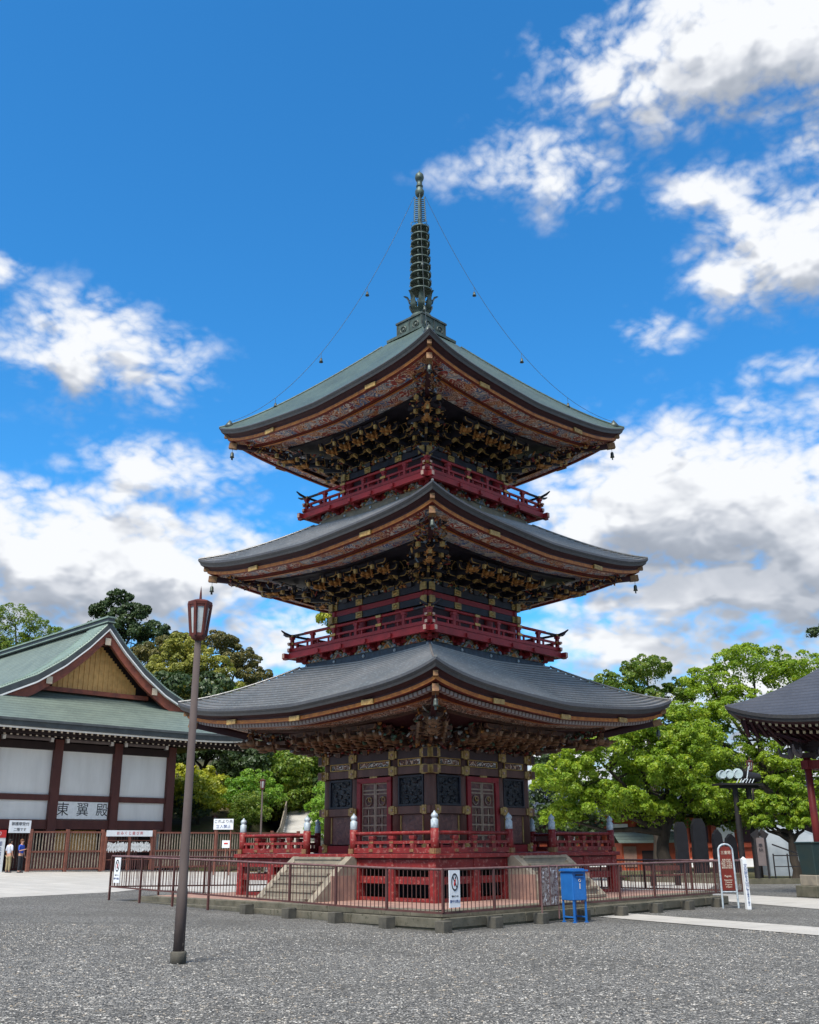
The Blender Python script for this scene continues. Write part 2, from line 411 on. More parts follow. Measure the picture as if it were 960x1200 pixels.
# camera
def camera():
    F, P, Ro = 1162.4, R(18.676), R(-.418)
    X0 = Vector((1, 0, 0)); D = Vector((0, math.cos(P), math.sin(P))); Y0 = Vector((0, -math.sin(P), math.cos(P)))
    c, s = math.cos(Ro), math.sin(Ro)
    X = X0 * c + Y0 * s; Y = Y0 * c - X0 * s; Z = -D
    M = Matrix((X, Y, Z)).transposed().to_4x4(); M.translation = Vector((0, 0, 1.65))
    cd = bpy.data.cameras.new('camera'); co = bpy.data.objects.new('camera', cd); COL.objects.link(co)
    co.matrix_world = M; cd.sensor_fit = 'HORIZONTAL'; cd.sensor_width = 36; cd.lens = 36 * F / 960
    cd.clip_end = 6000; cd.clip_start = .1; SC.camera = co
camera()

# ------------------------------------------------------------------ sky and light
SUN = Vector((-.25, -.50, .83)).normalized()
def sky():
    w = bpy.data.worlds.new('World'); SC.world = w; w.use_nodes = True
    nt = w.node_tree; nt.nodes.clear()
    out = nd(nt, 'ShaderNodeOutputWorld'); bg = nd(nt, 'ShaderNodeBackground'); lk(nt, bg.outputs[0], out.inputs[0])
    st = nd(nt, 'ShaderNodeTexSky', sky_type='NISHITA', sun_disc=False)
    st.sun_elevation = math.asin(SUN.z); st.sun_rotation = math.atan2(SUN.x, SUN.y)
    st.air_density = 1.0; st.dust_density = .3; st.ozone_density = 2.0
    hs = nd(nt, 'ShaderNodeHueSaturation'); hs.inputs['Saturation'].default_value = 1.06; hs.inputs['Value'].default_value = 1.05
    tint = mixc(nt, 1.0, st.outputs[0], (.28, .60, .80), 'MULTIPLY'); lk(nt, tint, hs.inputs['Color'])
    tc = nd(nt, 'ShaderNodeTexCoord').outputs['Generated']
    ELL = [(23.0,41.5,12.5,3.8,1.15),(13.6,42.7,5.2,2.0,.6),(9.5,37.4,7.1,3.0,.66),(20.3,35.1,5.6,1.9,.60),(23.8,31.2,5.7,3.4,1.0),(15.8,28.1,3.6,1.5,.55),
      (22.5,24.6,3.3,1.3,.55),(-19.5,26.5,7.3,3.2,.85),(-24.9,29.7,1.9,1.0,.6),(-15.0,20.8,7.4,2.4,.62),(-22.9,19.1,3.1,1.4,.6),
      (-17.4,14.9,10.6,4.4,1.25),(-25.9,15.3,8.3,4.0,1.2),(-7.5,11.5,6.4,2.9,.8),(-12.2,9.3,7.5,2.3,.8),(17.7,18.4,10.8,5.1,1.3),
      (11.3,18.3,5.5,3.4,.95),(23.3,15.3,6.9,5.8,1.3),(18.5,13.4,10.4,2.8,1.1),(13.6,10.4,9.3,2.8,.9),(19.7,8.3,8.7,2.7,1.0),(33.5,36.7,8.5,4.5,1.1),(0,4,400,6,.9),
      (60,20,22,7,1.1),(-60,22,25,8,1.1),(115,30,42,17,1.3),(-115,30,42,17,1.3),(180,32,45,20,1.3),(-180,32,45,20,1.3),(0,78,400,17,1.3)]  # rear and overhead clouds are out of view, added to whiten the fill light
    def make_group(det):
        # node group: thickness of cloud in a direction, with the direction lifted by 'lift' degrees
        g = bpy.data.node_groups.new('cloud_thickness', 'ShaderNodeTree')
        g.interface.new_socket('Vector', in_out='INPUT', socket_type='NodeSocketVector')
        g.interface.new_socket('Lift', in_out='INPUT', socket_type='NodeSocketFloat')
        g.interface.new_socket('T', in_out='OUTPUT', socket_type='NodeSocketFloat')
        gi = nd(g, 'NodeGroupInput'); go = nd(g, 'NodeGroupOutput')
        sp = nd(g, 'ShaderNodeSeparateXYZ'); lk(g, gi.outputs[0], sp.inputs[0])
        az = mth(g, 'MULTIPLY', mth(g, 'ARCTAN2', sp.outputs[0], sp.outputs[1]), 57.2958)
        el = mth(g, 'ADD', mth(g, 'MULTIPLY', mth(g, 'ARCSINE', sp.outputs[2]), 57.2958), gi.outputs[1])
        cx = nd(g, 'ShaderNodeCombineXYZ'); lk(g, mth(g, 'MULTIPLY', az, .1), cx.inputs[0]); lk(g, mth(g, 'MULTIPLY', el, .16), cx.inputs[1])
        nw = noise(g, cx.outputs[0], 1.3, 3, .5)
        sw = nd(g, 'ShaderNodeSeparateColor'); lk(g, nw.outputs['Color'], sw.inputs[0])
        azw = mth(g, 'ADD', az, mth(g, 'MULTIPLY_ADD', sw.outputs[0], 6.0, -3.0))
        elw = mth(g, 'ADD', el, mth(g, 'MULTIPLY_ADD', sw.outputs[1], 4.0, -2.0))
        acc = None
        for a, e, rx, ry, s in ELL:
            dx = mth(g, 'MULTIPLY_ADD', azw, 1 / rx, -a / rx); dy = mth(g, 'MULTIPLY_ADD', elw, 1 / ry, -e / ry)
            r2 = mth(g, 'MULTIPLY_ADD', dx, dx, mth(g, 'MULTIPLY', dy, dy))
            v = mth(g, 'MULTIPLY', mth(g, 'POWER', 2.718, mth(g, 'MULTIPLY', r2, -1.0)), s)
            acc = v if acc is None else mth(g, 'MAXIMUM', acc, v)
        n1 = noise(g, cx.outputs[0], 2.6, det, .60, .25)
        n2 = noise(g, cx.outputs[0], 1.1, 2, .5)
        gain = mth(g, 'MINIMUM', mth(g, 'MULTIPLY_ADD', acc, 1.5, .12), 1.0)
        t = mth(g, 'MULTIPLY', mth(g, 'SUBTRACT', n1.outputs[0], .5), 1.55)
        t = mth(g, 'MULTIPLY_ADD', mth(g, 'SUBTRACT', n2.outputs[0], .5), .5, t)
        if det > 4:
            bil = None
            for sc_, am in ((2.6, .5), (6.0, .34), (13.0, .2)):
                q = noise(g, cx.outputs[0], sc_, 0, .5); a_ = mth(g, 'MULTIPLY', mth(g, 'ABSOLUTE', mth(g, 'MULTIPLY_ADD', q.outputs[0], 2.0, -1.0)), am * 2.2)
                bil = a_ if bil is None else mth(g, 'ADD', bil, a_)
            t = mth(g, 'MULTIPLY_ADD', mth(g, 'SUBTRACT', bil, .45), .5, t)
        t = mth(g, 'MULTIPLY_ADD', t, gain, acc)
        lk(g, t, go.inputs[0])
        return g
    g_full, g_soft = make_group(8), make_group(3)
    def grp(lift, g):
        n = nd(nt, 'ShaderNodeGroup'); n.node_tree = g; lk(nt, tc, n.inputs[0]); n.inputs[1].default_value = lift; return n.outputs[0]
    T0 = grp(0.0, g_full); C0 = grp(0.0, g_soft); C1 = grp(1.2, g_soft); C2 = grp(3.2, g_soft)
    def sst(v, a, b, lo=0.0, hi=1.0):
        m = nd(nt, 'ShaderNodeMapRange', interpolation_type='SMOOTHSTEP'); lk(nt, v, m.inputs[0])
        for i, x in enumerate((a, b, lo, hi)): m.inputs[i + 1].default_value = x
        return m.outputs[0]
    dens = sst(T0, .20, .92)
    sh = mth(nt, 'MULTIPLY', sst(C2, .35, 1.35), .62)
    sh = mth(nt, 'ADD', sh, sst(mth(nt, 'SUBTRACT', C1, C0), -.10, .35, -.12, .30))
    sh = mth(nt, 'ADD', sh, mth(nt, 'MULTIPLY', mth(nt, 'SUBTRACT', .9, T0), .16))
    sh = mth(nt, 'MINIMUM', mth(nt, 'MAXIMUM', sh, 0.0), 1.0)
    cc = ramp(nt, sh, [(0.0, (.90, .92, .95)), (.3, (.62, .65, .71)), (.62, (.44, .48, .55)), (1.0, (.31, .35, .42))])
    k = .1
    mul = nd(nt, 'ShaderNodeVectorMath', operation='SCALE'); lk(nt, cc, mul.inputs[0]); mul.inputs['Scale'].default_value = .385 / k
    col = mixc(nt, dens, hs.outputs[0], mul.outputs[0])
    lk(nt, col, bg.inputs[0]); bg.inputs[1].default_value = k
    l = bpy.data.lights.new('sun', 'SUN'); l.energy = SUN_E; l.angle = R(20); l.color = (1, .95, .86)
    o = bpy.data.objects.new('sun', l); COL.objects.link(o)
    o.rotation_euler = (-SUN).to_track_quat('-Z', 'Y').to_euler(); o.location = (0, 0, 60)
SUN_E = 2.3
sky()
SC.view_settings.view_transform = 'Standard'; SC.view_settings.look = 'None'; SC.view_settings.gamma = 1
SC.view_settings.use_curve_mapping = False; SC.view_settings.exposure = 1.47
SC.render.engine = 'CYCLES'; SC.cycles.max_bounces = 6; SC.cycles.diffuse_bounces = 3; SC.cycles.glossy_bounces = 3
SC.cycles.transmission_bounces = 3; SC.cycles.caustics_reflective = False; SC.cycles.caustics_refractive = False
SC.cycles.use_denoising = True

# ------------------------------------------------------------------ pagoda
def ups(t): t = abs(t); return .55 * t ** 1.3 + .45 * t ** 6
def pagoda():
    root = thing('pagoda', 'tall three-storied red and black pagoda with stacked curved copper roofs and a bronze spire', 'pagoda', (.46, 31, 0), R(46.04))
    def side(name, mb, k, parent=None, me=None):
        return link(name, me or mb.mesh(name), parent or root, (0, 0, 0), k * PI / 2)
    def four(name, mb, label=None):
        me = mb.mesh(name); r = []
        for k in range(4):
            o = link(name, me, root, (0, 0, 0), k * PI / 2); r.append(o)
            if label: o['label'] = label
        return r
    # stone base
    pl = MB(); s = 5.9
    pl.box((0, 0, .17), (2*s, 2*s, .34), 'mossy_stone')
    n = 13
    for k in range(4):
        pl.M = Matrix.Rotation(k * PI / 2, 4, 'Z')
        w = 2 * s / n
        for i in range(n): pl.box((-s + w * (i + .5), -s + .17 - .004, .262), (w - .015, .36, .2), 'kerb_stone')
        pl.box((0, -s - .16, .03), (2*s + .62, .32, .42), 'mossy_stone')
        w = 2 * (s + .3) / 9
        for i in range(9): pl.box((-s - .3 + w * (i + .5), -s - .17, .14), (w - .02, .35, .2), 'kerb_stone')
    pl.M = Matrix.Identity(4)
    pl.box((0, 0, .356), (2*s - .68, 2*s - .68, .03), 'pink_stone')
    pl.build('stone_base', root, bevel=.012)
    # ---------- veranda
    v = MB(); S = 4.04
    v.box((0, 0, 1.44), (2*S, 2*S, .10), 'veranda_red')
    v.box((0, 0, 1.372), (2*S - .16, 2*S - .16, .03), 'dark_maroon')
    v.box((0, 0, .95), (4.9, 4.9, 1.1), 'black_lacquer')
    v.build('veranda_floor', root, bevel=.01)
    b = MB()
    b.box((0, -3.84, 1.25), (7.9, .2, .21), 'veranda_red')
    for x0, x1 in ((-3.84, -1.1), (1.1, 3.84)):
        b.box(((x0 + x1) / 2, -3.84, .87), (x1 - x0, .12, .17), 'veranda_red')
        b.box(((x0 + x1) / 2, -3.84, .42), (x1 - x0, .12, .08), 'veranda_red')
    # dark timber grid seen behind the openings
    b.box((0, -3.4, 1.27), (6.6, .1, .16), 'dark_maroon')
    four('veranda_beam', b)
    p = MB(); p.box((0, 0, .88), (.24, .24, 1.04), 'veranda_red'); pm_ = p.mesh('veranda_post')
    for k in range(4):
        for a in (-3.84, -2.4, -1.15, 1.15, 2.4):
            q = Matrix.Rotation(k * PI / 2, 4, 'Z') @ Vector((a, -3.84, -.003))
            link('veranda_post', pm_, root, q, k * PI / 2, .01)
    # veranda railing with silver knobs, a gap for the stairs in the middle of every side
    kn = [(.0, 0), (.085, .0), (.095, .02), (.095, .2), (.075, .22), (.06, .24), (.085, .27), (.09, .3), (.075, .34), (.03, .38), (.018, .41), (0, .42)]
    for k in range(4):
        for sgn in (-1, 1):
            m = MB(); a0, a1 = (.95, 3.86); xm = sgn * (a0 + a1) / 2; L = a1 - a0
            m.box((xm, -3.86, 1.575), (L, .13, .13), 'veranda_red')
            m.box((xm, -3.86, 1.77), (L, .09, .07), 'veranda_red')
            m.tube([(sgn * a0, -3.86, 1.99), (sgn * a1, -3.86, 1.99)], .045, 'veranda_red')
            nn = 3
            for i in range(1, nn + 1):
                x = sgn * (a0 + L * i / (nn + 1))
                m.box((x, -3.86, 1.74), (.13, .11, .22), 'veranda_red')
                m.box((x, -3.86, 1.89), (.17, .14, .08), 'veranda_red')
                m.box((x, -3.93, 1.575), (.13, .02, .07), 'dull_gilt')
                m.box((x, -3.91, 1.77), (.13, .02, .045), 'dull_gilt')
            for i in range(7):
                x = sgn * (a0 + L * (i + .5) / 7)
                m.box((x, -3.86, 1.68), (.07, .07, .12), 'veranda_red')
            side('veranda_railing', m, k)
        m = MB()
        for a in (-3.86, -.95, .95):
            o = MB(); o.lathe([(.0, 0), (.105, 0), (.105, .6), (0, .6)], 'veranda_red', (0, 0, 0), 12)
            o.box((0, -.1, .07), (.17, .03, .12), 'dull_gilt'); o.box((-.1, 0, .07), (.03, .17, .12), 'dull_gilt')
            o.lathe(kn, 'giboshi_metal', (0, 0, .6), 12)
            q = Matrix.Rotation(k * PI / 2, 4, 'Z') @ Vector((a, -3.86, 1.49))
            link('railing_post', o.mesh('railing_post'), root, q, k * PI / 2)
        # stone stair
        st = MB()
        ns = 6
        for i in range(ns):
            z1 = 1.40 - (i) * (1.16 / ns); y0 = -4.0 - i * .24
            st.box((0, y0 - .14 , z1 / 2 + .05), (1.9, .30, z1 - .1 + .0), 'stone'); st.box((0, y0 - .15, z1 - .01), (1.9, .33, .06), 'stone')
        o = side('staircase', st, k)
        ck = MB()
        for sgn in (-1, 1):
            x = sgn * 1.06
            ax = .13
            prof = [(-3.97, 1.40), (-4.14, 1.43), (-4.36, 1.27), (-5.38, .42), (-5.46, .22), (-5.46, .1), (-3.97, .1)]
            vs = [(x - ax, y, z) for y, z in prof] + [(x + ax, y, z) for y, z in prof]; n_ = len(prof)
            ck.add(vs, [tuple(range(n_)), tuple(range(2*n_ - 1, n_ - 1, -1))] + [(i, i + n_, (i+1) % n_ + n_, (i+1) % n_) for i in range(n_)], 'stone')
            ck.box((sgn * 1.19, -4.45, .62), (.05, .8, .7), 'pink_stone')
        link('stair_cheek', ck.mesh('stair_cheek'), o)
    # ---------- generic storey body
    def fitting(mb, a, s_, z, w=.3, h=.2, mat='old_gilt'):
        mb.box((a, -s_, z), (w, .035, h), mat)
        mb.box((a, -s_ - .02, z), (w * .5, .03, h * 1.3), mat)
        mb.blob((a, -s_ - .045, z), (.04, .03, .04), 'end_cap', None, 6, 4)
    def columns(sc, cols, z0, z1, r, mat):
        c = MB(); c.lathe([(0, z0), (r * 1.02, z0), (r, z1), (0, z1)], mat, n=14)
        me = c.mesh('column')
        for k in range(4):
            for a in cols[:-1]:
                q = Matrix.Rotation(k * PI / 2, 4, 'Z') @ Vector((a, -sc, 0))
                link('column', me, root, q, k * PI / 2)
    C1 = [-2.05, -.83, .83, 2.05]
    columns(2.05, C1, 1.49, 4.25, .17, 'maroon_wood')
    core = MB(); core.box((0, 0, 2.86), (4.0, 4.0, 2.74), 'dark_maroon'); core.build('inner_wall', root)
    bm = MB(); so = 2.2
    for z, h, mt in ((4.12, .24, 'dark_beam'), (3.68, .2, 'maroon_wood'), (2.62, .2, 'maroon_wood')):
        if z < 3:
            for x0, x1 in ((-2.3, -.83), (.83, 2.3)):
                lb = MB(); lb.box(((x0 + x1) / 2, -so + .02, z), (x1 - x0, .16, h), mt)
                for a in C1:
                    if x0 - .1 < a < x1 + .1: fitting(lb, a, so + .08, z, .32, .18)
                four('middle_beam', lb)
                lb = MB(); lb.box(((x0 + x1) / 2, -so + .03, 1.6), (x1 - x0, .15, .2), 'red_lacquer')
                for a in C1:
                    if x0 - .1 < a < x1 + .1: fitting(lb, a, so + .06, 1.62, .26, .2)
                four('sill_beam', lb)
        else: bm.box((0, -so + .02, z), (4.75, .16, h), mt)
    bm.box((0, -so + .06, 3.9), (4.3, .1, .24), 'dark_maroon')
    for (x0, x1) in ((-1.86, -1.0), (-.64, .64), (1.0, 1.86)):
        for z in (3.99, 3.81): bm.box(((x0 + x1) / 2, -so - .01, z), (x1 - x0, .05, .022), 'gilt')
        for x in (x0, x1): bm.box((x, -so - .01, 3.9), (.025, .05, .2), 'gilt')
        bm.box(((x0 + x1) / 2, -so + .005, 3.9), (x1 - x0 - .06, .03, .13), 'cloud_board_brown')
    for a in C1:
        for z in (4.12, 3.68): fitting(bm, a, so + .08, z, .32, .2)
    for a in (-2.29, 2.29): bm.box((a, -so + .02, 4.12), (.16, .18, .26), 'old_gilt'); bm.box((a, -so + .02, 3.68), (.16, .18, .22), 'old_gilt')
    four('wall_beam', bm)
    for k in range(4):
        for a in (-1.44, 1.44):
            f = MB(); w = .92
            f.box((a, -2.12, 3.14), (w, .06, .8), 'black_relief')
            for z in (2.76, 3.52): f.box((a, -2.17, z), (w, .06, .05), 'black_lacquer')
            for x in (a - w/2, a + w/2): f.box((x, -2.17, 3.14), (.05, .06, .8), 'black_lacquer')
            rr = random.Random(3)
            for i in range(26):
                f.blob((a + rr.uniform(-.4, .4), -2.155, 3.14 + rr.uniform(-.33, .33)), (rr.uniform(.03, .1), .035, rr.uniform(.03, .08)), 'black_relief', None, 6, 4)
            side('carved_panel', f, k)
            f = MB(); f.box((a, -2.10, 2.12), (1.0, .06, .78), 'maroon_relief')
            for x in (a - .42, a + .42): f.box((x, -2.14, 2.12), (.03, .04, .72), 'old_gilt')
            side('lower_panel', f, k)
        # door
        fr = MB()
        for x in (-.62, .62): fr.box((x, -2.16, 2.5), (.16, .14, 1.9), 'red_lacquer')
        fr.box((0, -2.16, 3.47), (1.4, .14, .14), 'red_lacquer'); fr.box((0, -2.23, 3.56), (.3, .03, .06), 'old_gilt')
        fr.box((0, -2.2, 1.56), (1.4, .2, .14), 'maroon_wood')
        d = side('door', fr, k)
        for sgn in (-1, 1):
            lf = MB(); x0 = sgn * .275; w = .53
            lf.box((x0, -2.10, 2.52), (w, .05, 1.78), 'maroon_relief')
            for x in (x0 - w/2 + .02, x0 + w/2 - .02, x0): 
                if x == x0: lf.box((x, -2.14, 2.15), (.035, .035, 1.05), 'door_lattice')
                else: lf.box((x, -2.14, 2.52), (.05, .04, 1.78), 'door_lattice')
            for z in (1.66, 1.95, 2.24, 2.5, 2.72, 3.1, 3.2, 3.38): lf.box((x0, -2.141, z), (w, .036, .04), 'door_lattice')
            lf.torus((x0, -2.15, 2.9), .12, .02, 'door_lattice', (0, 1, 0), 12, 4)
            lf.torus((x0 + .05, -2.15, 2.95), .06, .02, 'old_gilt', (0, 1, 0), 10, 4)
            for zz in (1.8, 2.1, 2.37, 2.61):
                for xx in (-.13, .13): lf.box((x0 + xx, -2.15, zz), (.13, .02, .13), 'maroon_wood')
            link('door_leaf', lf.mesh('door_leaf'), d)
    # ---------- upper storeys
    def upper(zf, zt, sc, c_in, beams, rail_s, zrail):
        cols = [-sc, -c_in, c_in, sc]
        columns(sc, cols, zf - .1, zt, .14, 'red_lacquer')
        core = MB(); core.box((0, 0, (zf + zt) / 2), (2*sc - .1, 2*sc - .1, zt - zf + .3), 'dark_maroon'); core.build('inner_wall', root)
        b = MB()
        for z in beams:
            b.box((0, -sc - .07, z), (2*sc + .5, .16, .2), 'black_lacquer')
            for a in cols:
                b.box((a, -sc - .165, z), (.28, .03, .19), 'old_gilt'); b.blob((a, -sc - .18, z), (.11, .02, .06), 'gilt', None, 8, 4)
            for a in (-sc - .24, sc + .24): b.box((a, -sc - .07, z), (.06, .18, .22), 'old_gilt')
        if len(beams) > 1: b.box((0, -sc - .06, (beams[0] + beams[1]) / 2), (2*sc + .3, .12, .16), 'red_lacquer')
        b.box((0, -sc - .02, zf + .35), (2*sc, .06, .06), 'red_lacquer')
        four('wall_beam', b)
    upper(7.46, 8.98, 1.95, .8, (8.86, 8.46), 0, 0)
    upper(12.09, 13.42, 1.72, .7, (13.28,), 0, 0)
    # ---------- balconies
    def balcony(S, z, sb, zb, band_mat):
        f = MB(); f.box((0, 0, z - .04), (2*S - .1, 2*S - .1, .08), 'red_lacquer'); 
        for k in range(4):
            f.M = Matrix.Rotation(k * PI / 2, 4, 'Z')
            f.box((0, -S + .05, z - .13), (2*S + .34, .12, .16), 'red_lacquer')
            for sg in (-1, 1): f.box((sg * (S + .172), -S + .05, z - .13), (.014, .10, .13), 'end_cap')
            f.box((0, -(S - .5), z - .24), (2*S - .8, .12, .12), 'red_lacquer')
            f.box((0, -sb, zb - .02), (2*sb + .1, .12, .22), band_mat)
            f.box((0, -sb + .12, (zb + z) / 2), (2*sb - .1, .05, z - zb), 'dark_maroon')
            for i in range(5): f.blob((-sb + 2 * sb * i / 4, -sb - .07, zb), (.055, .03, .055), 'giboshi_metal', None, 8, 4)
        f.build('balcony_floor', root)
        # railing
        r = MB(); e = S - .12
        r.box((0, -e, z + .07), (2*e + .3, .1, .1), 'red_lacquer')
        r.box((0, -e, z + .27), (2*e + .3, .075, .06), 'red_lacquer')
        r.tube([(-e - .45, -e, z + .64), (-e - .3, -e, z + .57), (-e - .1, -e, z + .53), (-e + .5, -e, z + .52), (e - .5, -e, z + .52), (e + .1, -e, z + .53), (e + .3, -e, z + .57), (e + .45, -e, z + .64)], [.02, .04, .04, .04, .04, .04, .04, .02], 'rail_top', 6)
        r.tube([(-e + .6, -e, z + .525), (e - .6, -e, z + .525)], .046, 'red_lacquer', 6)
        for i in range(7):
            a = -e + 2 * e * i / 6
            r.box((a, -e, z + .27), (.1, .09, .42), 'red_lacquer'); r.box((a, -e, z + .45), (.15, .12, .07), 'red_lacquer')
            if i % 2 == 0:
                r.box((a, -e - .055, z + .27), (.22, .02, .075), 'gilt'); r.box((a, -e - .06, z + .52), (.2, .03, .07), 'old_gilt')
        for i in range(12):
            a = -e + 2 * e * (i + .5) / 12; r.box((a, -e, z + .17), (.05, .05, .15), 'red_lacquer')
        for sg in (-1, 1):
            for zz, hh in ((.07, .09), (.27, .06)): r.box((sg * (e + .155), -e, z + zz), (.014, .09, hh), 'end_cap')
        four('balcony_railing', r)
        # bracket arms under the balcony, carved panels between them
        br = MB()
        h = z - .2 - zb
        br.box((0, -.06, h * .22), (.16, .3, h * .3), 'red_lacquer', taper=.7)
        br.box((0, -.12, h * .5), (.10, .5, .12), 'red_lacquer'); br.box((0, -.08, h * .5), (.48, .1, .11), 'red_lacquer')
        for x in (-.2, 0, .2): br.box((x, -.08, h * .72), (.12, .14, .1), 'red_lacquer', taper=.75)
        br.box((0, -.3, h * .74), (.13, .16, .12), 'red_lacquer', taper=.75)
        br.box((0, -.24, h * .93), (.10, .62, .11), 'red_lacquer'); br.box((0, -.3, h * .92), (.42, .1, .1), 'red_lacquer')
        me = br.mesh('balcony_bracket')
        nb = 5; xs = [-sb + 2 * sb * i / nb for i in range(nb)]
        for k in range(4):
            for i, a in enumerate(xs):
                M = Matrix.Rotation(k * PI / 2, 4, 'Z')
                link('balcony_bracket', me, root, M @ Vector((a, -sb, zb + .08)), k * PI / 2 - (PI / 4 if i == 0 else 0))
        for k in range(4):
            for i in range(nb):
                a = -sb + 2 * sb * (i + .5) / nb; cp = MB(); rr = random.Random(i * 5 + int(z))
                mats = ['carve_white', 'carve_blue', 'carve_green', 'gold_carving', 'carve_white', 'carve_red']
                for lay, (sc_, mt) in enumerate(((1.0, 'carve_white'), (.78, ['carve_blue', 'gold_carving', 'carve_green'][i % 3]), (.56, 'carve_white'), (.36, ['gold_carving', 'carve_red', 'carve_blue'][i % 3]))):
                    pr = [(a + sc_ * .42 * (-1 + 2 * u / 12), zb + .10 + sc_ * .34 * max(0, 1 - abs(-1 + 2 * u / 12) ** 1.5)) for u in range(13)]
                    y = -sb - .05 - .025 * lay
                    cp.grid([[(x, y, zb + .09) for x, z in pr], [(x, y, z) for x, z in pr]], mt); cp.tube([(x, y, z) for x, z in pr], .014, 'carve_white' if lay % 2 else 'old_gilt', 4)
                for j in range(12):
                    t = rr.uniform(-1, 1); hh = (1 - abs(t) ** 1.6) * .26
                    cp.blob((a + t * .36, -sb - .12, zb + .12 + rr.uniform(0, hh)), (rr.uniform(.04, .1), .05, rr.uniform(.02, .05)), rr.choice(mats), Matrix.Rotation(rr.uniform(-.9, .9), 4, 'Y'), 6, 4)
                side('carved_frieze', cp, k)
    balcony(3.08, 7.46, 2.60, 7.0, 'band_blue')
    balcony(2.84, 12.09, 2.36, 11.70, 'stone')
    # ---------- roofs
    def zsurf(lv, s_, a):
        se, E, sag, st, zt, conc = lv; q = (se - s_) / (se - st); q = max(q, 0)
        rise = (zt - E) * (q * (1 - conc) + conc * q * q)
        return E + rise + sag * ups(a / se)
    def tees(n):
        return [math.sin(PI / 2 * (-1 + 2 * i / n)) for i in range(n + 1)]
    T = tees(36)
    def roof(lv, nst, th, mat, label):
        se, E, sag, st, zt, conc = lv
        m = MB()
        ss = [se + (st - se) * i / nst for i in range(nst + 1)]
        for k in range(4):
            m.M = Matrix.Rotation(k * PI / 2, 4, 'Z')
            rows = []
            ris = []
            for i, s_ in enumerate(ss):
                lo = [(t * s_, -s_, zsurf(lv, s_, t * s_)) for t in T]
                hi = [(p[0], p[1], p[2] + th) for p in lo]
                if i == 0: rows.append(hi)
                elif i < nst and th > .02: rows.append(lo); ris.append((lo, hi)); m.grid(rows, mat); rows = [hi]
                else: rows.append(lo)
            m.grid(rows, mat)
            for a_, b_ in ris:
                md_ = [(x, y, z + th * .3) for x, y, z in a_]; m.grid([a_, md_], 'roof_edge'); m.grid([md_, b_], mat)  # dark lower strip of each riser paints the shadow under the course
            # thick eave edge
            rows = [[(t * s_, -s_, zsurf(lv, se, t * s_) + dz) for t in T] for s_, dz in ((se, th), (se + .012, -.02), (se - .02, -.07), (se - .03, -.075), (se - .06, -.15))]
            m.grid(rows, 'roof_edge', flip=True)
            if th > 0:
                pts = [(s_, -s_, zsurf(lv, s_, s_) + th + .0) for s_ in ss[:-1]]
                m.tube(pts, .035, mat, 6)
        m.M = Matrix.Identity(4)
        o = m.build('roof', root); o['label'] = label
        return o
    LV = [(5.40, 5.29, .60, 2.60, 6.90, .12), (5.16, 9.91, .58, 2.36, 11.60, .12), (4.865, 14.48, .66, .84, 18.30, .12)]
    roof(LV[0], 17, .055, 'roof_copper_brown', 'lowest roof, grey-brown stepped copper courses')
    roof(LV[1], 17, .045, 'roof_copper_brown', 'middle roof, grey stepped copper courses')
    roof(LV[2], 30, .012, 'roof_copper_green', 'top roof, smooth pale green copper')
    # ---------- eaves: painted boards in two stages
    def eaves(lv, style, s_in, d_in, wall_s, wall_z):
        se, E, sag, st, zt, conc = lv
        m = MB()
        def row(off, dz): 
            s_ = se - off; return [(t * s_, -s_, E + dz + sag * ups(t * s_ / se)) for t in T]
        def strip(a, b, mat): m.grid([row(*a), row(*b)], mat, flip=True)
        strip((.06, -.15), (.12, -.16), 'dark_maroon'); strip((.12, -.16), (.22, -.22), 'dark_maroon'); strip((.22, -.22), (.24, -.30), 'dark_maroon')
        g0 = .2
        strip((.24, -.20 - .06), (.21, -.27), 'orange_gilt'); strip((.21, -.27), (.22, -.36), 'orange_gilt'); strip((.22, -.36), (.32, -.37), 'eave_red')
        if style == 'first':
            strip((.32, -.37), (.34, -.33), 'dark_maroon'); strip((.34, -.33), (.95, -.28), 'dark_maroon')
            strip((.42, -.36), (.44, -.45), 'striped_strip'); strip((.44, -.45), (.56, -.46), 'striped_strip'); strip((.56, -.46), (.58, -.34), 'dark_maroon')
            strip((.95, -.30), (.96, -.42), 'eave_red'); strip((.96, -.42), (1.02, -.43), 'orange_gilt'); strip((1.02, -.43), (se - s_in, d_in), 'cloud_board_brown')
        else:
            mat = 'cloud_board_red' if style == 'third' else 'cloud_board_blue'
            strip((.32, -.37), (.33, -.31), 'carve_red'); strip((.33, -.31), (.85, -.33), 'cloud_board_red')
            strip((.85, -.33), (.84, -.42), 'eave_red'); strip((.84, -.44), (.9, -.45), 'orange_gilt'); strip((.9, -.43), (.91, -.33), 'dark_maroon')
            strip((.91, -.33), (se - s_in, d_in), mat)
        bc = 'brown_carving' if style == 'first' else 'black_lacquer'
        strip((se - s_in, d_in), (se - s_in - .01, d_in - .07), bc); strip((se - s_in - .01, d_in - .07), (se - s_in + .12, d_in - .07), bc)
        strip((se - s_in + .12, d_in - .07), (se - s_in + .13, d_in - .05), bc)
        # dark backing behind the brackets
        w0 = [(t * wall_s, -wall_s, wall_z) for t in T]
        back = 'dark_maroon' if style == 'first' else 'black_lacquer'
        m.grid([row(se - s_in + .13, d_in - .05), [(t * (wall_s + .15), -(wall_s + .15), max(E + d_in - .1, wall_z + .35)) for t in T], w0], back, flip=True)
        # gilt fittings along the gold strip
        for a in (-.55, 0, .55) if style == 'first' else (-.5, .5):
            s_ = se - .2; z = E - .31 + sag * ups(a * s_ / se)
            m.box((a * s_, -s_ - .015, z), (.42, .04, .13), 'old_gilt')
        r = four('eave_board', m)
        # corner rafters with gilt heads, wind bells below
        me1 = MB()
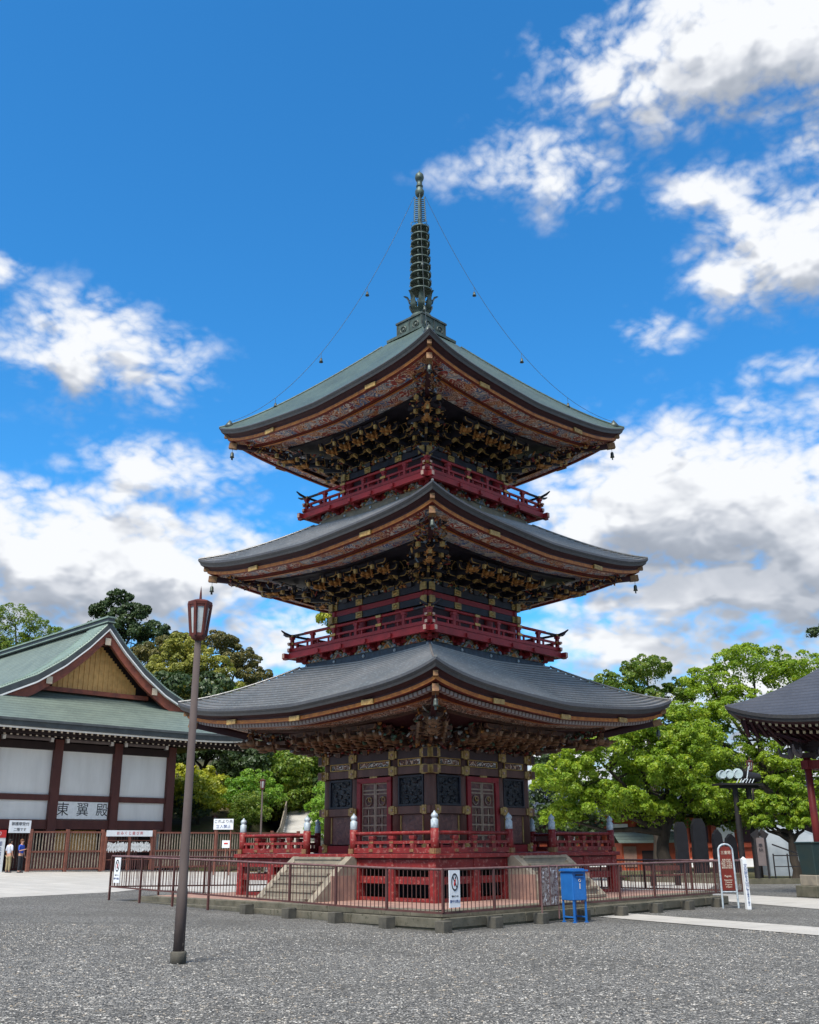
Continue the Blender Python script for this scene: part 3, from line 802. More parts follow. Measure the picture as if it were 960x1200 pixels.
        for k in range(4):
            c = MB(); M = Matrix.Rotation(k * PI / 2, 4, 'Z')
            z1 = E + sag * ups((se - .35) / se) - .52; z0 = wall_z + .1 if style == 'first' else wall_z + .25
            p1 = Vector((-(se - .30), -(se - .30), z1)); p0 = Vector((-(s_in), -(s_in), E + d_in + .0))
            c.bar(M @ p0, M @ p1, .13, .16, 'dark_maroon')
            dirn = (p1 - p0).normalized()
            c.bar(M @ (p1 - dirn * .22), M @ (p1 + dirn * .05), .16, .19, 'dull_gilt')
            p2 = Vector((-(se - .14), -(se - .14), E + sag * .93 - .27)); 
            c.bar(M @ (p2 - Vector((-.5, -.5, .04))), M @ p2, .12, .13, 'dull_gilt')
            o = c.build('corner_rafter', root)
            bl = MB(); q = M @ (p1 - dirn * .06)
            bl.tube([q + Vector((0, 0, -.1)), q + Vector((0, 0, -.24))], .008, 'bronze', 4)
            bl.lathe([(0, 0), (.04, -.01), (.055, -.05), (.06, -.15), (.075, -.19), (0, -.19)], 'bronze', q + Vector((0, 0, -.22)), 10)
            bl.box(q + Vector((0, 0, -.46)), (.07, .01, .08), 'bronze')
            link('wind_bell', bl.mesh('wind_bell'), o)
    eaves(LV[0], 'first', 3.85, -.44, 2.2, 4.24)
    eaves(LV[1], 'second', 3.45, -.27, 2.05, 8.97)
    eaves(LV[2], 'third', 3.2, -.29, 1.82, 13.40)
    # ---------- bracket complexes
    def arm(mb, c, L, w, h, dark, line, horiz=True, M=None):
        # boat-shaped bracket arm with a gilt outline on its outer face
        prof = [(-L/2, h/2), (-L/2, -h*.05), (-L/2 + h*.55, -h/2), (L/2 - h*.55, -h/2), (L/2, -h*.05), (L/2, h/2)]
        T_ = Matrix.Translation(c) @ (M or Matrix.Identity(4))
        vs = [T_ @ Vector((x, -w/2, z)) for x, z in prof] + [T_ @ Vector((x, w/2, z)) for x, z in prof]
        mb.add(vs, [(0, 1, 2, 3, 4, 5), (11, 10, 9, 8, 7, 6)] + [(i, i + 6, (i + 1) % 6 + 6, (i + 1) % 6) for i in range(6)], dark)
        for i in range(5):
            a, b_ = Vector((prof[i][0], -w/2 - .006, prof[i][1])), Vector((prof[i+1][0], -w/2 - .006, prof[i+1][1]))
            mb.bar(T_ @ a, T_ @ b_, .018, .024, line, T_.to_3x3() @ Vector((0, 1, 0)))
    def block(mb, c, w, h, dark, line):
        mb.box(c, (w, w, h), dark, taper=.7)
        mb.box((c[0], c[1] - w/2 - .003, c[2] + h*.42), (w, .012, .02), line)
    def head(mat, sc=1.0, seed=0):
        m = MB(); rr = random.Random(seed)
        m.blob((0, -.02, 0), (.13, .22, .12), mat); m.blob((0, -.26, -.03), (.10, .17, .075), mat); m.blob((0, -.22, -.12), (.075, .15, .03), mat)
        m.blob((0, -.4, 0), (.055, .05, .045), mat)
        for s_ in (-1, 1):
            m.blob((s_ * .075, -.17, .07), (.04, .045, .04), 'carve_white', None, 6, 4)
            m.tube([(s_ * .06, -.06, .09), (s_ * .10, .02, .2), (s_ * .13, -.02, .3)], [.025, .02, .006], mat, 5)
            m.tube([(s_ * .05, -.42, -.02), (s_ * .12, -.52, .0), (s_ * .16, -.55, .09)], [.014, .01, .004], mat, 4)
            for j in range(6):
                t = j / 5; m.tube([(s_ * .1, .02 + .1 * t, .1 - .22 * t), (s_ * (.2 + .03 * rr.random()), .0 + .1 * t, .14 - .28 * t + .08 * rr.random())], [.035, .004], mat, 5)
        me = m.mesh('dragon_head')
        me.transform(Matrix.Scale(sc, 4)); return me
    def cluster(dark, line, reach, rise, carve, seed, lateral=1.0):
        m = MB(); rr = random.Random(seed)
        tiers = 3
        block(m, (0, -.1, .06), .24, .14, dark, line)
        for i in range(tiers):
            y = -.12 - reach * i / tiers; z = .19 + rise * i / tiers
            L = (.78 + .1 * i) * lateral
            arm(m, (0, y, z), L, .085, .13, dark, line)
            # outward arm
            m.bar((0, y + .3, z - .0), (0, y - reach / tiers - .1, z), .08, .12, dark)
            for s_ in (-.5, 0, .5): block(m, (s_ * (L - .12), y, z + .115), .13, .09, dark, line)
            yo = y - reach / tiers
            m.bar((0, yo - .1, z - .02), (0, yo - .26, z + .06), .07, .09, line if i < 2 else dark)
            if carve:
                for j in range(24):
                    m.blob((rr.uniform(-.42, .42), y - rr.uniform(0, .3), z + rr.uniform(-.12, .34)), (rr.uniform(.03, .09), rr.uniform(.03, .09), rr.uniform(.02, .06)), rr.choice(carve), Matrix.Rotation(rr.uniform(-1, 1), 4, 'Y'), 6, 4)
            elif i < 2:
                for s_ in (-1, 1):
                    for q in (.3, .62):   # gilt outlines curling up towards the eave
                        x_ = s_ * L * q; m.tube([(x_, y - .05, z + .1), (x_ + s_ * .07, y - .12, z + .2), (x_ + s_ * .03, y - .2, z + .32), (x_ - s_ * .05, y - .24, z + .3)], .012, line, 4)
                for s_ in (-1, 1):   # gilt cloud scrolls at the arm ends
                    m.tube([(s_ * L * .5, y - .06, z - .02), (s_ * (L * .5 + .08), y - .06, z - .07), (s_ * (L * .5 + .10), y - .06, z + .0), (s_ * (L * .5 + .05), y - .06, z + .03)], .013, line, 4)
        yo = -.12 - reach
        # slanting tail rafter
        m.bar((0, -.2, .19 + rise * .72), (0, yo - .22, .19 + rise * .42), .075, .11, dark)
        m.bar((0, yo - .18, .19 + rise * .44), (0, yo - .26, .19 + rise * .40), .085, .12, line)
        arm(m, (0, yo, .19 + rise), .95 * lateral, .085, .12, dark, line)
        return m.mesh('bracket_cluster')
    def brackets(lv, wall_s, wall_z, s_in, z_out, xs, dark, line, carve, headmat, hs, lateral):
        se, E, sag, *_ = lv
        reach = s_in - wall_s - .12; rise = z_out - wall_z - .36
        mes = [cluster(dark, line, reach, rise, carve, 31 + i, lateral) for i in range(2)]
        corner = cluster(dark, line, reach * 1.38, rise + .12, carve, 77, lateral * .8)
        hm = [head(headmat, hs, i) for i in range(2)]
        for k in range(4):
            M = Matrix.Rotation(k * PI / 2, 4, 'Z')
            for i, a in enumerate(xs):
                cb = link('bracket_cluster', mes[i % 2], root, M @ Vector((a, -wall_s, wall_z)), k * PI / 2)
                if carve: link('dragon_head', hm[i % 2], cb, (0, -.12 - reach * .36, .19 + rise * .2))
                link('dragon_head', hm[1 - i % 2], cb, (0, -.12 - reach * .80, .17 + rise * .55))
            cb = link('bracket_cluster', corner, root, M @ Vector((-wall_s, -wall_s, wall_z)), k * PI / 2 - PI / 4)
            cb['label'] = 'corner bracket cluster facing diagonally outward'
            link('dragon_head', hm[0], cb, (0, -.12 - reach * 1.0, .19 + rise * .45)); link('dragon_head', hm[1], cb, (0, -.12 - reach * 1.35, .19 + rise * .85))
            # side arms at the corner carrying the eave corner
            f = MB()
            for i in range(4):
                t = i / 3 * (.72 if carve else 1); c = wall_s + (s_in - wall_s) * t; z = wall_z + .2 + rise * t
                f.bar(M @ Vector((-c - .45, -c + .0, z)), M @ Vector((-c + .75, -c, z)), .08, .11, dark)
                f.bar(M @ Vector((-c, -c - .45, z + .003)), M @ Vector((-c, -c + .75, z + .003)), .08, .11, dark)
                for d in ((-.47, 0), (0, -.47)): f.box(M @ Vector((-c + d[0], -c + d[1], z)), (.1, .1, .13), line, rz=k * PI / 2)
            rr = random.Random(k + int(wall_z))
            for j in range(190):   # carved clouds and beasts filling the underside of the corner
                so_ = 3.75 if carve else se - .8; t = rr.random() ** .8; c = wall_s + .1 + (so_ - wall_s) * t; z = wall_z + .12 + ((4.93 if carve else E + sag * .72 - .60) - wall_z - .12) * t + rr.uniform(-.02, .24)
                w = rr.uniform(-.55, .55) * (1 - .5 * t)
                f.blob(M @ Vector((-c + w, -c - w * .8, z)), (rr.uniform(.04, .12), rr.uniform(.015, .035), rr.uniform(.015, .035)), rr.choice(carve or ['gold_carving', 'gold_carving', 'black_lacquer', 'black_lacquer', 'carve_red', 'old_gilt', 'carve_blue', 'brown_gilt']), Matrix.Rotation(rr.uniform(0, 3), 4, 'Z') @ Matrix.Rotation(rr.uniform(-1, 1), 4, 'Y'), 6, 4)
            f.build('corner_arm', root)
        # carvings between the clusters
        for k in range(4):
            for i in range(len(xs) + 1):
                m = MB(); rr = random.Random(k % 2 + int(wall_z) + 7 * i)
                a = -wall_s + 2 * wall_s * (i + .5) / (len(xs) + 1)
                for j in range(22):
                    t = rr.uniform(-1, 1); m.blob((a + t * .22, -wall_s - .08 - rr.random() * .06, wall_z + .05 + rr.random() * .3 * (1 - t * t)), (rr.uniform(.03, .07), .05, rr.uniform(.02, .05)), rr.choice(carve or ['gold_carving', 'gold_carving', 'carve_red', 'carve_green', 'carve_white']), Matrix.Rotation(rr.uniform(-1, 1), 4, 'Y'), 6, 4)
                side('carved_frieze', m, k)
    brackets(LV[0], 2.12, 4.20, 3.85, 4.90, [-1.44, -.83, -.28, .28, .83, 1.44], 'brown_carving', 'brown_gilt', ['brown_carving', 'brown_carving', 'carve_red', 'carve_green', 'gold_carving', 'maroon_wood', 'carve_white'], 'brown_gilt', 1.05, .72)
    brackets(LV[1], 1.98, 8.95, 3.45, 9.60, [-1.4, -.7, 0, .7, 1.4], 'black_lacquer', 'old_gilt', None, 'gold_carving', .8, .74)
    brackets(LV[2], 1.76, 13.38, 3.2, 14.15, [-1.24, -.62, 0, .62, 1.24], 'black_lacquer', 'old_gilt', None, 'gold_carving', .8, .66)
    # ---------- spire
    sp = MB()
    sp.box((0, 0, 18.40), (1.72, 1.72, .10), 'patina_bronze'); sp.box((0, 0, 18.34), (1.45, 1.45, .12), 'bronze')
    sp.box((0, 0, 18.76), (1.2, 1.2, .62), 'patina_bronze'); sp.box((0, 0, 19.09), (1.28, 1.28, .07), 'bronze')
    for k in range(4):
        sp.M = Matrix.Rotation(k * PI / 2, 4, 'Z')
        for a in (-.3, .3): sp.torus((a, -.605, 18.76), .13, .03, 'bronze', (0, 1, 0), 12, 4); sp.blob((a, -.6, 18.76), (.07, .04, .07), 'bronze', None, 6, 4)
        for a in (-.58, 0, .58): sp.box((a, -.605, 18.76), (.05, .03, .6), 'bronze')
        sp.box((0, -.605, 18.5), (1.2, .03, .06), 'bronze')
    sp.M = Matrix.Identity(4)
    o = sp.build('spire_base', root)
    b = MB(); b.lathe([(0, 19.1), (.44, 19.1), (.45, 19.25), (.36, 19.42), (.2, 19.5), (.14, 19.56), (.3, 19.62), (.34, 19.66), (.1, 19.7), (.075, 19.9), (.07, 24.5), (0, 24.5)], 'patina_bronze', n=20)
    pole = b.build('spire_pole', root)
    pt = MB()
    for k in range(8):
        t = 2 * PI * k / 8; d = Vector((math.cos(t), math.sin(t), 0)); sd = Vector((-math.sin(t), math.cos(t), 0))
        pr = [(.16, 19.62, .08), (.34, 19.64, .12), (.42, 19.80, .12), (.43, 20.02, .09), (.50, 20.16, .06), (.62, 20.22, .02)]
        rows = [[tuple(d * r + sd * w * s_ + Vector((0, 0, z))) for r, z, w in pr] for s_ in (-1, 0, 1)]
        pt.grid(rows, 'patina_bronze', True)
        rows = [[tuple(d * (r - .03) + sd * w * s_ + Vector((0, 0, z + .015))) for r, z, w in pr] for s_ in (-1, 0, 1)]
        pt.grid(rows, 'patina_bronze', True, True)
        pt.torus(tuple(d * .3 + Vector((0, 0, 20.0))), .12, .02, 'patina_bronze', sd, 10, 4)
    pt.build('lotus_crown', pole)
    for i in range(9):
        w = MB(); z = 20.42 + i * .325; r = .40 - i * .008
        w.lathe([(r - .03, -.025), (r, -.025), (r, .025), (r - .03, .025)], 'patina_bronze', (0, 0, z), 20)
        w.lathe([(0, -.06), (.09, -.06), (.09, .06), (0, .06)], 'patina_bronze', (0, 0, z), 10)
        for k in range(6):
            t = 2 * PI * k / 6 + .52; d = Vector((math.cos(t), math.sin(t), 0))
            w.bar(tuple(d * .08 + Vector((0, 0, z))), tuple(d * (r - .02) + Vector((0, 0, z))), .025, .035, 'patina_bronze')
            w.torus(tuple(d * (r - .11) + Vector((0, 0, z + .16))), .12, .014, 'patina_bronze', Vector((-d.y, d.x, 0)), 10, 4)
        w.build('spire_ring', pole)
    sf = MB()
    for k in range(4):
        t = k * PI / 2 + PI / 4; d = Vector((math.cos(t), math.sin(t), 0))
        for j in range(12):
            z = 23.38 + j * .085
            rr = .25 - .004 * j
            sf.tube([tuple(d * .07 + Vector((0, 0, z))), tuple(d * .17 + Vector((0, 0, z - .02))), tuple(d * rr + Vector((0, 0, z + .06)))], [.022, .02, .008], 'patina_bronze', 5)
        sf.bar(tuple(d * .2 + Vector((0, 0, 23.34))), tuple(d * .17 + Vector((0, 0, 24.42))), .03, .03, 'patina_bronze')
    sf.build('water_flame', pole)
    f = MB(); f.lathe([(0, 24.4), (.1, 24.42), (.16, 24.52), (.17, 24.66), (.1, 24.8), (.1, 24.84), (.13, 24.86), (.13, 24.9), (.1, 24.92), (.1, 25.12), (.14, 25.15), (.17, 25.25), (.15, 25.38), (.08, 25.46), (.03, 25.5), (0, 25.62)], 'patina_bronze', n=14)
    f.build('spire_finial', pole)
    # chains with small bells from the spire to the four corners of the top roof
    for k in range(4):
        M = Matrix.Rotation(k * PI / 2, 4, 'Z'); c = MB()
        tip = Vector((-4.62, -4.62, 15.36)); top = Vector((-.14, -.14, 24.45)); pts = []
        for i in range(25):
            t = i / 24; p = top.lerp(tip, t); p.z -= 1.75 * 4 * t * (1 - t); pts.append(M @ p)
        c.tube(pts, .008, 'bronze', 4)
        ch = c.build('spire_chain', root)
        for t in (.27, .52, .76):
            p = top.lerp(tip, t); p.z -= 1.75 * 4 * t * (1 - t); p = M @ p; bl = MB()
            bl.tube([p, p + Vector((0, 0, -.22))], .009, 'bronze', 4)
            bl.lathe([(0, 0), (.035, -.01), (.05, -.1), (.075, -.16), (0, -.16)], 'bronze', p + Vector((0, 0, -.2)), 8)
            link('chain_bell', bl.mesh('chain_bell'), ch)
        fn = MB(); q = M @ Vector((-4.62, -4.62, 14.98))
        fn.lathe([(0, 0), (.13, 0), (.13, .06), (.08, .09), (.15, .16), (.16, .24), (.1, .33), (.03, .42), (0, .46)], 'bronze', q, 12)
        fn.build('roof_finial', root)
    return root
pagoda()

# ------------------------------------------------------------------ fences round the pagoda
PC = (.46, 31.0)
def pag(a, s_):            # point of the pagoda square: a along a side, s_ outward, side k=0 (front right)
    t = R(46.04); return (PC[0] + a * math.cos(t) + s_ * math.sin(t), PC[1] + a * math.sin(t) - s_ * math.cos(t))
def sidept(k, a, s_):
    q = Matrix.Rotation(R(46.04) + k * PI / 2, 4, 'Z') @ Vector((a, -s_, 0)); return Vector((PC[0] + q.x, PC[1] + q.y, 0))
def ring_fence(k, label, blocks=True, a0=-6.55, a1=6.55):
    root = thing('fence', label, 'fence', tuple(sidept(k, 0, 6.55)), R(46.04) + k * PI / 2, 'brown metal fences round the pagoda')
    n = 8; L = a1 - a0
    def lz(a): p = sidept(k, a, 6.55); return gz(p.x, p.y)
    post = MB(); post.box((0, 0, .80), (.05, .05, .84), 'fence_metal'); pme = post.mesh('fence_post')
    blk = MB(); blk.box((0, 0, .10), (.26, .26, .26), 'dark_block'); bme = blk.mesh('foundation_block')
    for i in range(n + 1):
        a = a0 + L * i / n; z = lz(a)
        p = link('fence_post', pme, root, (a, 0, z), 0)
        if blocks and z < .12 and i < n: link('foundation_block', bme, root, (a, 0, z), random.uniform(-.1, .1), .012)
        elif z >= .12:
            q = MB(); q.box((0, 0, .2), (.05, .05, .5), 'fence_metal'); link('post_foot', q.mesh('post_foot'), p)
    me = None
    for i in range(n):
        x0, x1 = a0 + L * i / n, a0 + L * (i + 1) / n; z0, z1 = lz(x0), lz(x1); m = MB()
        m.tube([(x0, 0, 1.21 + z0), (x1, 0, 1.21 + z1)], .026, 'fence_rail', 8)
        m.bar((x0, 0, .37 + z0), (x1, 0, .37 + z1), .03, .04, 'fence_metal')
        nb = 13
        for j in range(1, nb):
            t = j / nb; x = x0 + (x1 - x0) * t; z = z0 + (z1 - z0) * t
            m.tube([(x, 0, .38 + z), (x, 0, 1.2 + z)], .0095, 'fence_metal', 5, False)
        m.build('fence_panel', root)
    return root
ring_fence(0, 'brown metal fence on concrete blocks running behind the blue box, right of the front corner')
ring_fence(3, 'brown metal fence running behind the tall lamp post, left of the front corner')
ring_fence(1, 'brown metal fence on the far right side of the pagoda, seen through the nearer fence', False)
ring_fence(2, 'brown metal fence on the far left side of the pagoda, seen beyond the lamp post', False)

def plate(name, label, cat, loc, rz, w, h, t=.02, mat='sign_white', group=None, frame=None):
    root = thing(name, label, cat, loc, rz, group)
    m = MB(); m.box((0, 0, 0), (w, t, h), mat); m.build('board', root)
    if frame:
        f = MB()
        for x in (-w/2, w/2): f.box((x, 0, 0), (.03, t + .02, h + .03), frame)
        for z in (-h/2, h/2): f.box((0, 0, z), (w + .03, t + .022, .03), frame)
        f.build('frame', root)
    return root
RF = (PI / 2, 0, 0)
def no_feeding(loc, rz, label, s=1.0):
    r = plate('warning_sign', label, 'sign', loc, rz, .33 * s, .72 * s, group='prohibition signs on the fences')
    m = MB(); m.torus((0, 0, 0), .105 * s, .013 * s, 'ink_black', (0, 1, 0), 24, 5)
    m.M = Matrix.Diagonal((1, .3, 1.25, 1)); m2 = MB()
    m2.M = Matrix.Translation((0, -.014, .13 * s)) @ Matrix.Diagonal((.85, .5, 1.35, 1))
    m2.torus((0, 0, 0), .115 * s, .014 * s, 'ink_black', (0, 1, 0), 24, 5)
    m2.bar((-.08 * s, 0, .09 * s), (.08 * s, 0, -.09 * s), .02, .022 * s, 'ink_black')
    m2.blob((0, 0, -.01), (.03 * s, .012, .055 * s), 'ink_red', Matrix.Rotation(.5, 4, 'Y')); m2.blob((.03 * s, 0, .06 * s), (.02 * s, .012, .02 * s), 'ink_black')
    m2.build('prohibition_mark', r)
    text('鳩などへの', .042 * s, 'ink_black', r, (0, -.013, -.145 * s), RF)
    text('餌やり禁止', .062 * s, 'ink_blue', r, (0, -.013, -.245 * s), RF)
    return r
rzR, rzL = R(46.04), R(46.04) - PI / 2
p = sidept(0, -6.55 + .30, 6.60); no_feeding((p.x, p.y, .83), rzR, 'white sign with a black slashed circle on the fence below the pagoda front corner')
p = sidept(3, -6.55 + .42, 6.6); no_feeding((p.x, p.y, .83 + .25), rzL, 'white sign with a slashed circle at the far left end of the fence', .95)
# weathered folding barrier strapped to the fence
p = sidept(0, -6.55 + 3.55, 6.62)
r = thing('notice_board', 'weathered grey metal notice board with peeling print on the fence beside the blue box', 'board', (p.x, p.y, .38), rzR)
m = MB()
for x0, x1 in ((-.30, -.02), (.02, .30)): m.box(((x0 + x1) / 2, 0, .40), (x1 - x0, .025, .80), 'weathered_notice')
m.build('board', r)
m = MB()
for x in (-.32, 0, .32): m.tube([(x, 0, -.3 if abs(x) > .1 else 0), (x, 0, .84)], .018, 'fence_rail', 6)
m.build('frame', r)
# blue collection box on legs
r = thing('collection_box', 'blue metal box on four thin legs standing on gravel in front of the fence', 'box', (3.72, 24.45, 0), R(30))
m = MB(); m.box((0, 0, .78), (.40, .44, .62), 'blue_metal'); b = m.build('body', r, bevel=.012)
m = MB(); m.box((0, -.02, 1.115), (.46, .52, .035), 'blue_metal'); m.box((0, .02, 1.14), (.38, .4, .03), 'blue_metal'); link('lid', m.mesh('lid'), r, bevel=0)
m = MB(); m.box((0, -.224, .72), (.33, .012, .46), 'blue_metal'); m.box((0, -.235, 1.02), (.2, .03, .03), 'ink_black'); m.box((0, -.235, .98), (.22, .04, .015), 'blue_metal')
m.torus((0.0, -.236, .9), .03, .006, 'pale_lettering', (0, 1, 0), 10, 4); m.box((0, -.236, .78), (.012, .012, .12), 'pale_lettering'); link('door', m.mesh('door'), r)
for x in (-.17, .17):
    for y in (-.19, .19):
        m = MB(); m.box((x, y, .235), (.035, .035, .47), 'blue_metal'); m.box((x, y, .01), (.07, .07, .02), 'blue_metal'); m.build('leg', r)
m = MB(); m.box((-.17, 0, .12), (.03, .38, .03), 'blue_metal'); m.box((.17, 0, .12), (.03, .38, .03), 'blue_metal'); m.build('brace', r)
# arched interpretive sign
r = thing('information_sign', 'arched steel frame sign with a dark red board by the right end of the fence', 'sign', (8.75, 29.3, 0), R(10))
m = MB(); w = .21; pts = [(-w - .02, 0, 0), (-w, 0, 1.5)] + [(-w * math.cos(t), 0, 1.5 + .17 * math.sin(t)) for t in np.linspace(.3, PI - .3, 7)] + [(w, 0, 1.5), (w + .02, 0, 0)]
m.tube(pts, .028, 'giboshi_metal', 8); m.tube([(-w, 0, .42), (w, 0, .42)], .02, 'giboshi_metal', 6); m.build('frame', r)
m = MB(); m.prism([(-w + .02, -1.5), (w - .02, -1.5), (w - .02, -.45), (-w + .02, -.45)], -.01, .01, 'barge_brown'); 
b = MB(); b.box((0, 0, 1.0), (.37, .02, 1.06), 'sign_red'); b.box((0, 0, 1.56), (.28, .021, .09), 'sign_red'); b.build('board', r)
text('三重塔', .10, 'pale_lettering', r, (0, -.014, 1.44), RF)
text('重要文化財\n正徳二年建立\n総高二十五米\n三間三重塔婆\n極彩色の彫刻', .052, 'pale_lettering', r, (0, -.014, 1.15), RF)
text('Pagoda', .07, 'pale_lettering', r, (0, -.014, .83), RF)
text('Important\nCultural\nProperty\nof Japan', .058, 'pale_lettering', r, (0, -.014, .64), RF)
# white marker post
r = thing('marker_post', 'white square post with vertical blue writing and a pointed top on the gravel', 'post', (9.04, 28.7, 0), R(12))
m = MB(); m.box((0, 0, .64), (.12, .12, 1.28), 'white_paint'); m.add([(-.06, -.06, 1.28), (.06, -.06, 1.28), (.06, .06, 1.28), (-.06, .06, 1.28), (0, 0, 1.35)], [(0, 1, 4), (1, 2, 4), (2, 3, 4), (3, 0, 4)], 'white_paint'); m.build('shaft', r, bevel=.004)
text('文化財を大切に', .105, 'ink_blue', r, (0, -.063, .82), RF, vertical=True, spacing=.95); text('防火線内立入禁止', .055, 'ink_blue', r, (0, -.063, .3), RF, vertical=True)

# ------------------------------------------------------------------ lamps
def lantern_lamp(loc, h, label, rz=.4, s=1.0, lean=0):
    root = thing('lamp_post', label, 'lamp post', loc, rz, 'lamp posts with red lantern heads')
    m = MB(); m.lathe([(0, 0), (.082*s, 0), (.078*s, 1.0), (.070*s, 1.02), (.050*s, h - .80*s), (0, h - .80*s)], 'lamp_pole', n=16); pole = m.build('pole', root)
    m = MB(); m.lathe([(0, -.05), (.115*s, -.05), (.115*s, .15), (.10*s, .17), (0, .17)], 'dark_block', n=12); m.build('pole_base', root)
    z0 = h - .80*s; n = 6
    hd = MB()
    hd.lathe([(0, 0), (.05*s, 0), (.105*s, .04*s), (.12*s, .07*s), (.122*s, .12*s), (0, .12*s)], 'lamp_metal', (0, 0, z0), n, False)
    hd.lathe([(.09*s, .575*s), (.184*s, .575*s), (.194*s, .62*s), (.188*s, .635*s), (.09*s, .665*s), (.022*s, .68*s), (.016*s, .78*s), (0, .90*s)], 'lamp_metal', (0, 0, z0), n, False)
    head = hd.build('lantern_frame', root)
    for k in range(n):
        t = 2 * PI * k / n; c, s_ = math.cos(t), math.sin(t); t2 = 2 * PI * (k + 1) / n; c2, s2 = math.cos(t2), math.sin(t2)
        lo, hi = Vector((.118*s*c, .118*s*s_, z0 + .08*s)), Vector((.178*s*c, .178*s*s_, z0 + .60*s))
        lo2, hi2 = Vector((.118*s*c2, .118*s*s2, z0 + .08*s)), Vector((.178*s*c2, .178*s*s2, z0 + .60*s))
        b = MB(); b.bar(lo, hi, .042*s, .042*s, 'lamp_metal')
        P = lambda u, v: (lo.lerp(lo2, u)).lerp(hi.lerp(hi2, u), v)
        b.grid([[P(0, 0), P(.22, 0)], [P(0, 1), P(.22, 1)]], 'lamp_metal'); b.grid([[P(.78, 0), P(1, 0)], [P(.78, 1), P(1, 1)]], 'lamp_metal')
        b.grid([[P(.2, .88), P(.8, .88)], [P(.2, 1), P(.8, 1)]], 'lamp_metal'); b.grid([[P(.2, 0), P(.8, 0)], [P(.2, .08), P(.8, .08)]], 'lamp_metal')
        b.build('lantern_bar', head)
        g = MB(); q = Vector((-(c + c2), -(s_ + s2), 0)) * .006
        g.add([P(.2, .07) + q, P(.8, .07) + q, P(.8, .89) + q, P(.2, .89) + q], [(0, 1, 2, 3)], 'lamp_glass'); g.build('glass_pane', head)
    return root
lantern_lamp((-3.36, 15.5, .09), 5.47, 'tall tapered lamp post with a red hexagonal lantern, nearest the camera on the gravel', .3)
lantern_lamp((16.6, 50.1, 0), 5.7, 'slim lamp post with a lantern head right of the drum shaped roof frame', .5, .85)
lantern_lamp((-8.7, 60, .3), 5.3, 'lamp post with a lantern standing left of the pagoda wall in front of bushes', .2, .9)
lantern_lamp((-12.9, 68, 1.2), 2.6, 'small lamp half hidden under the bushes beside the hall', .2, .8)

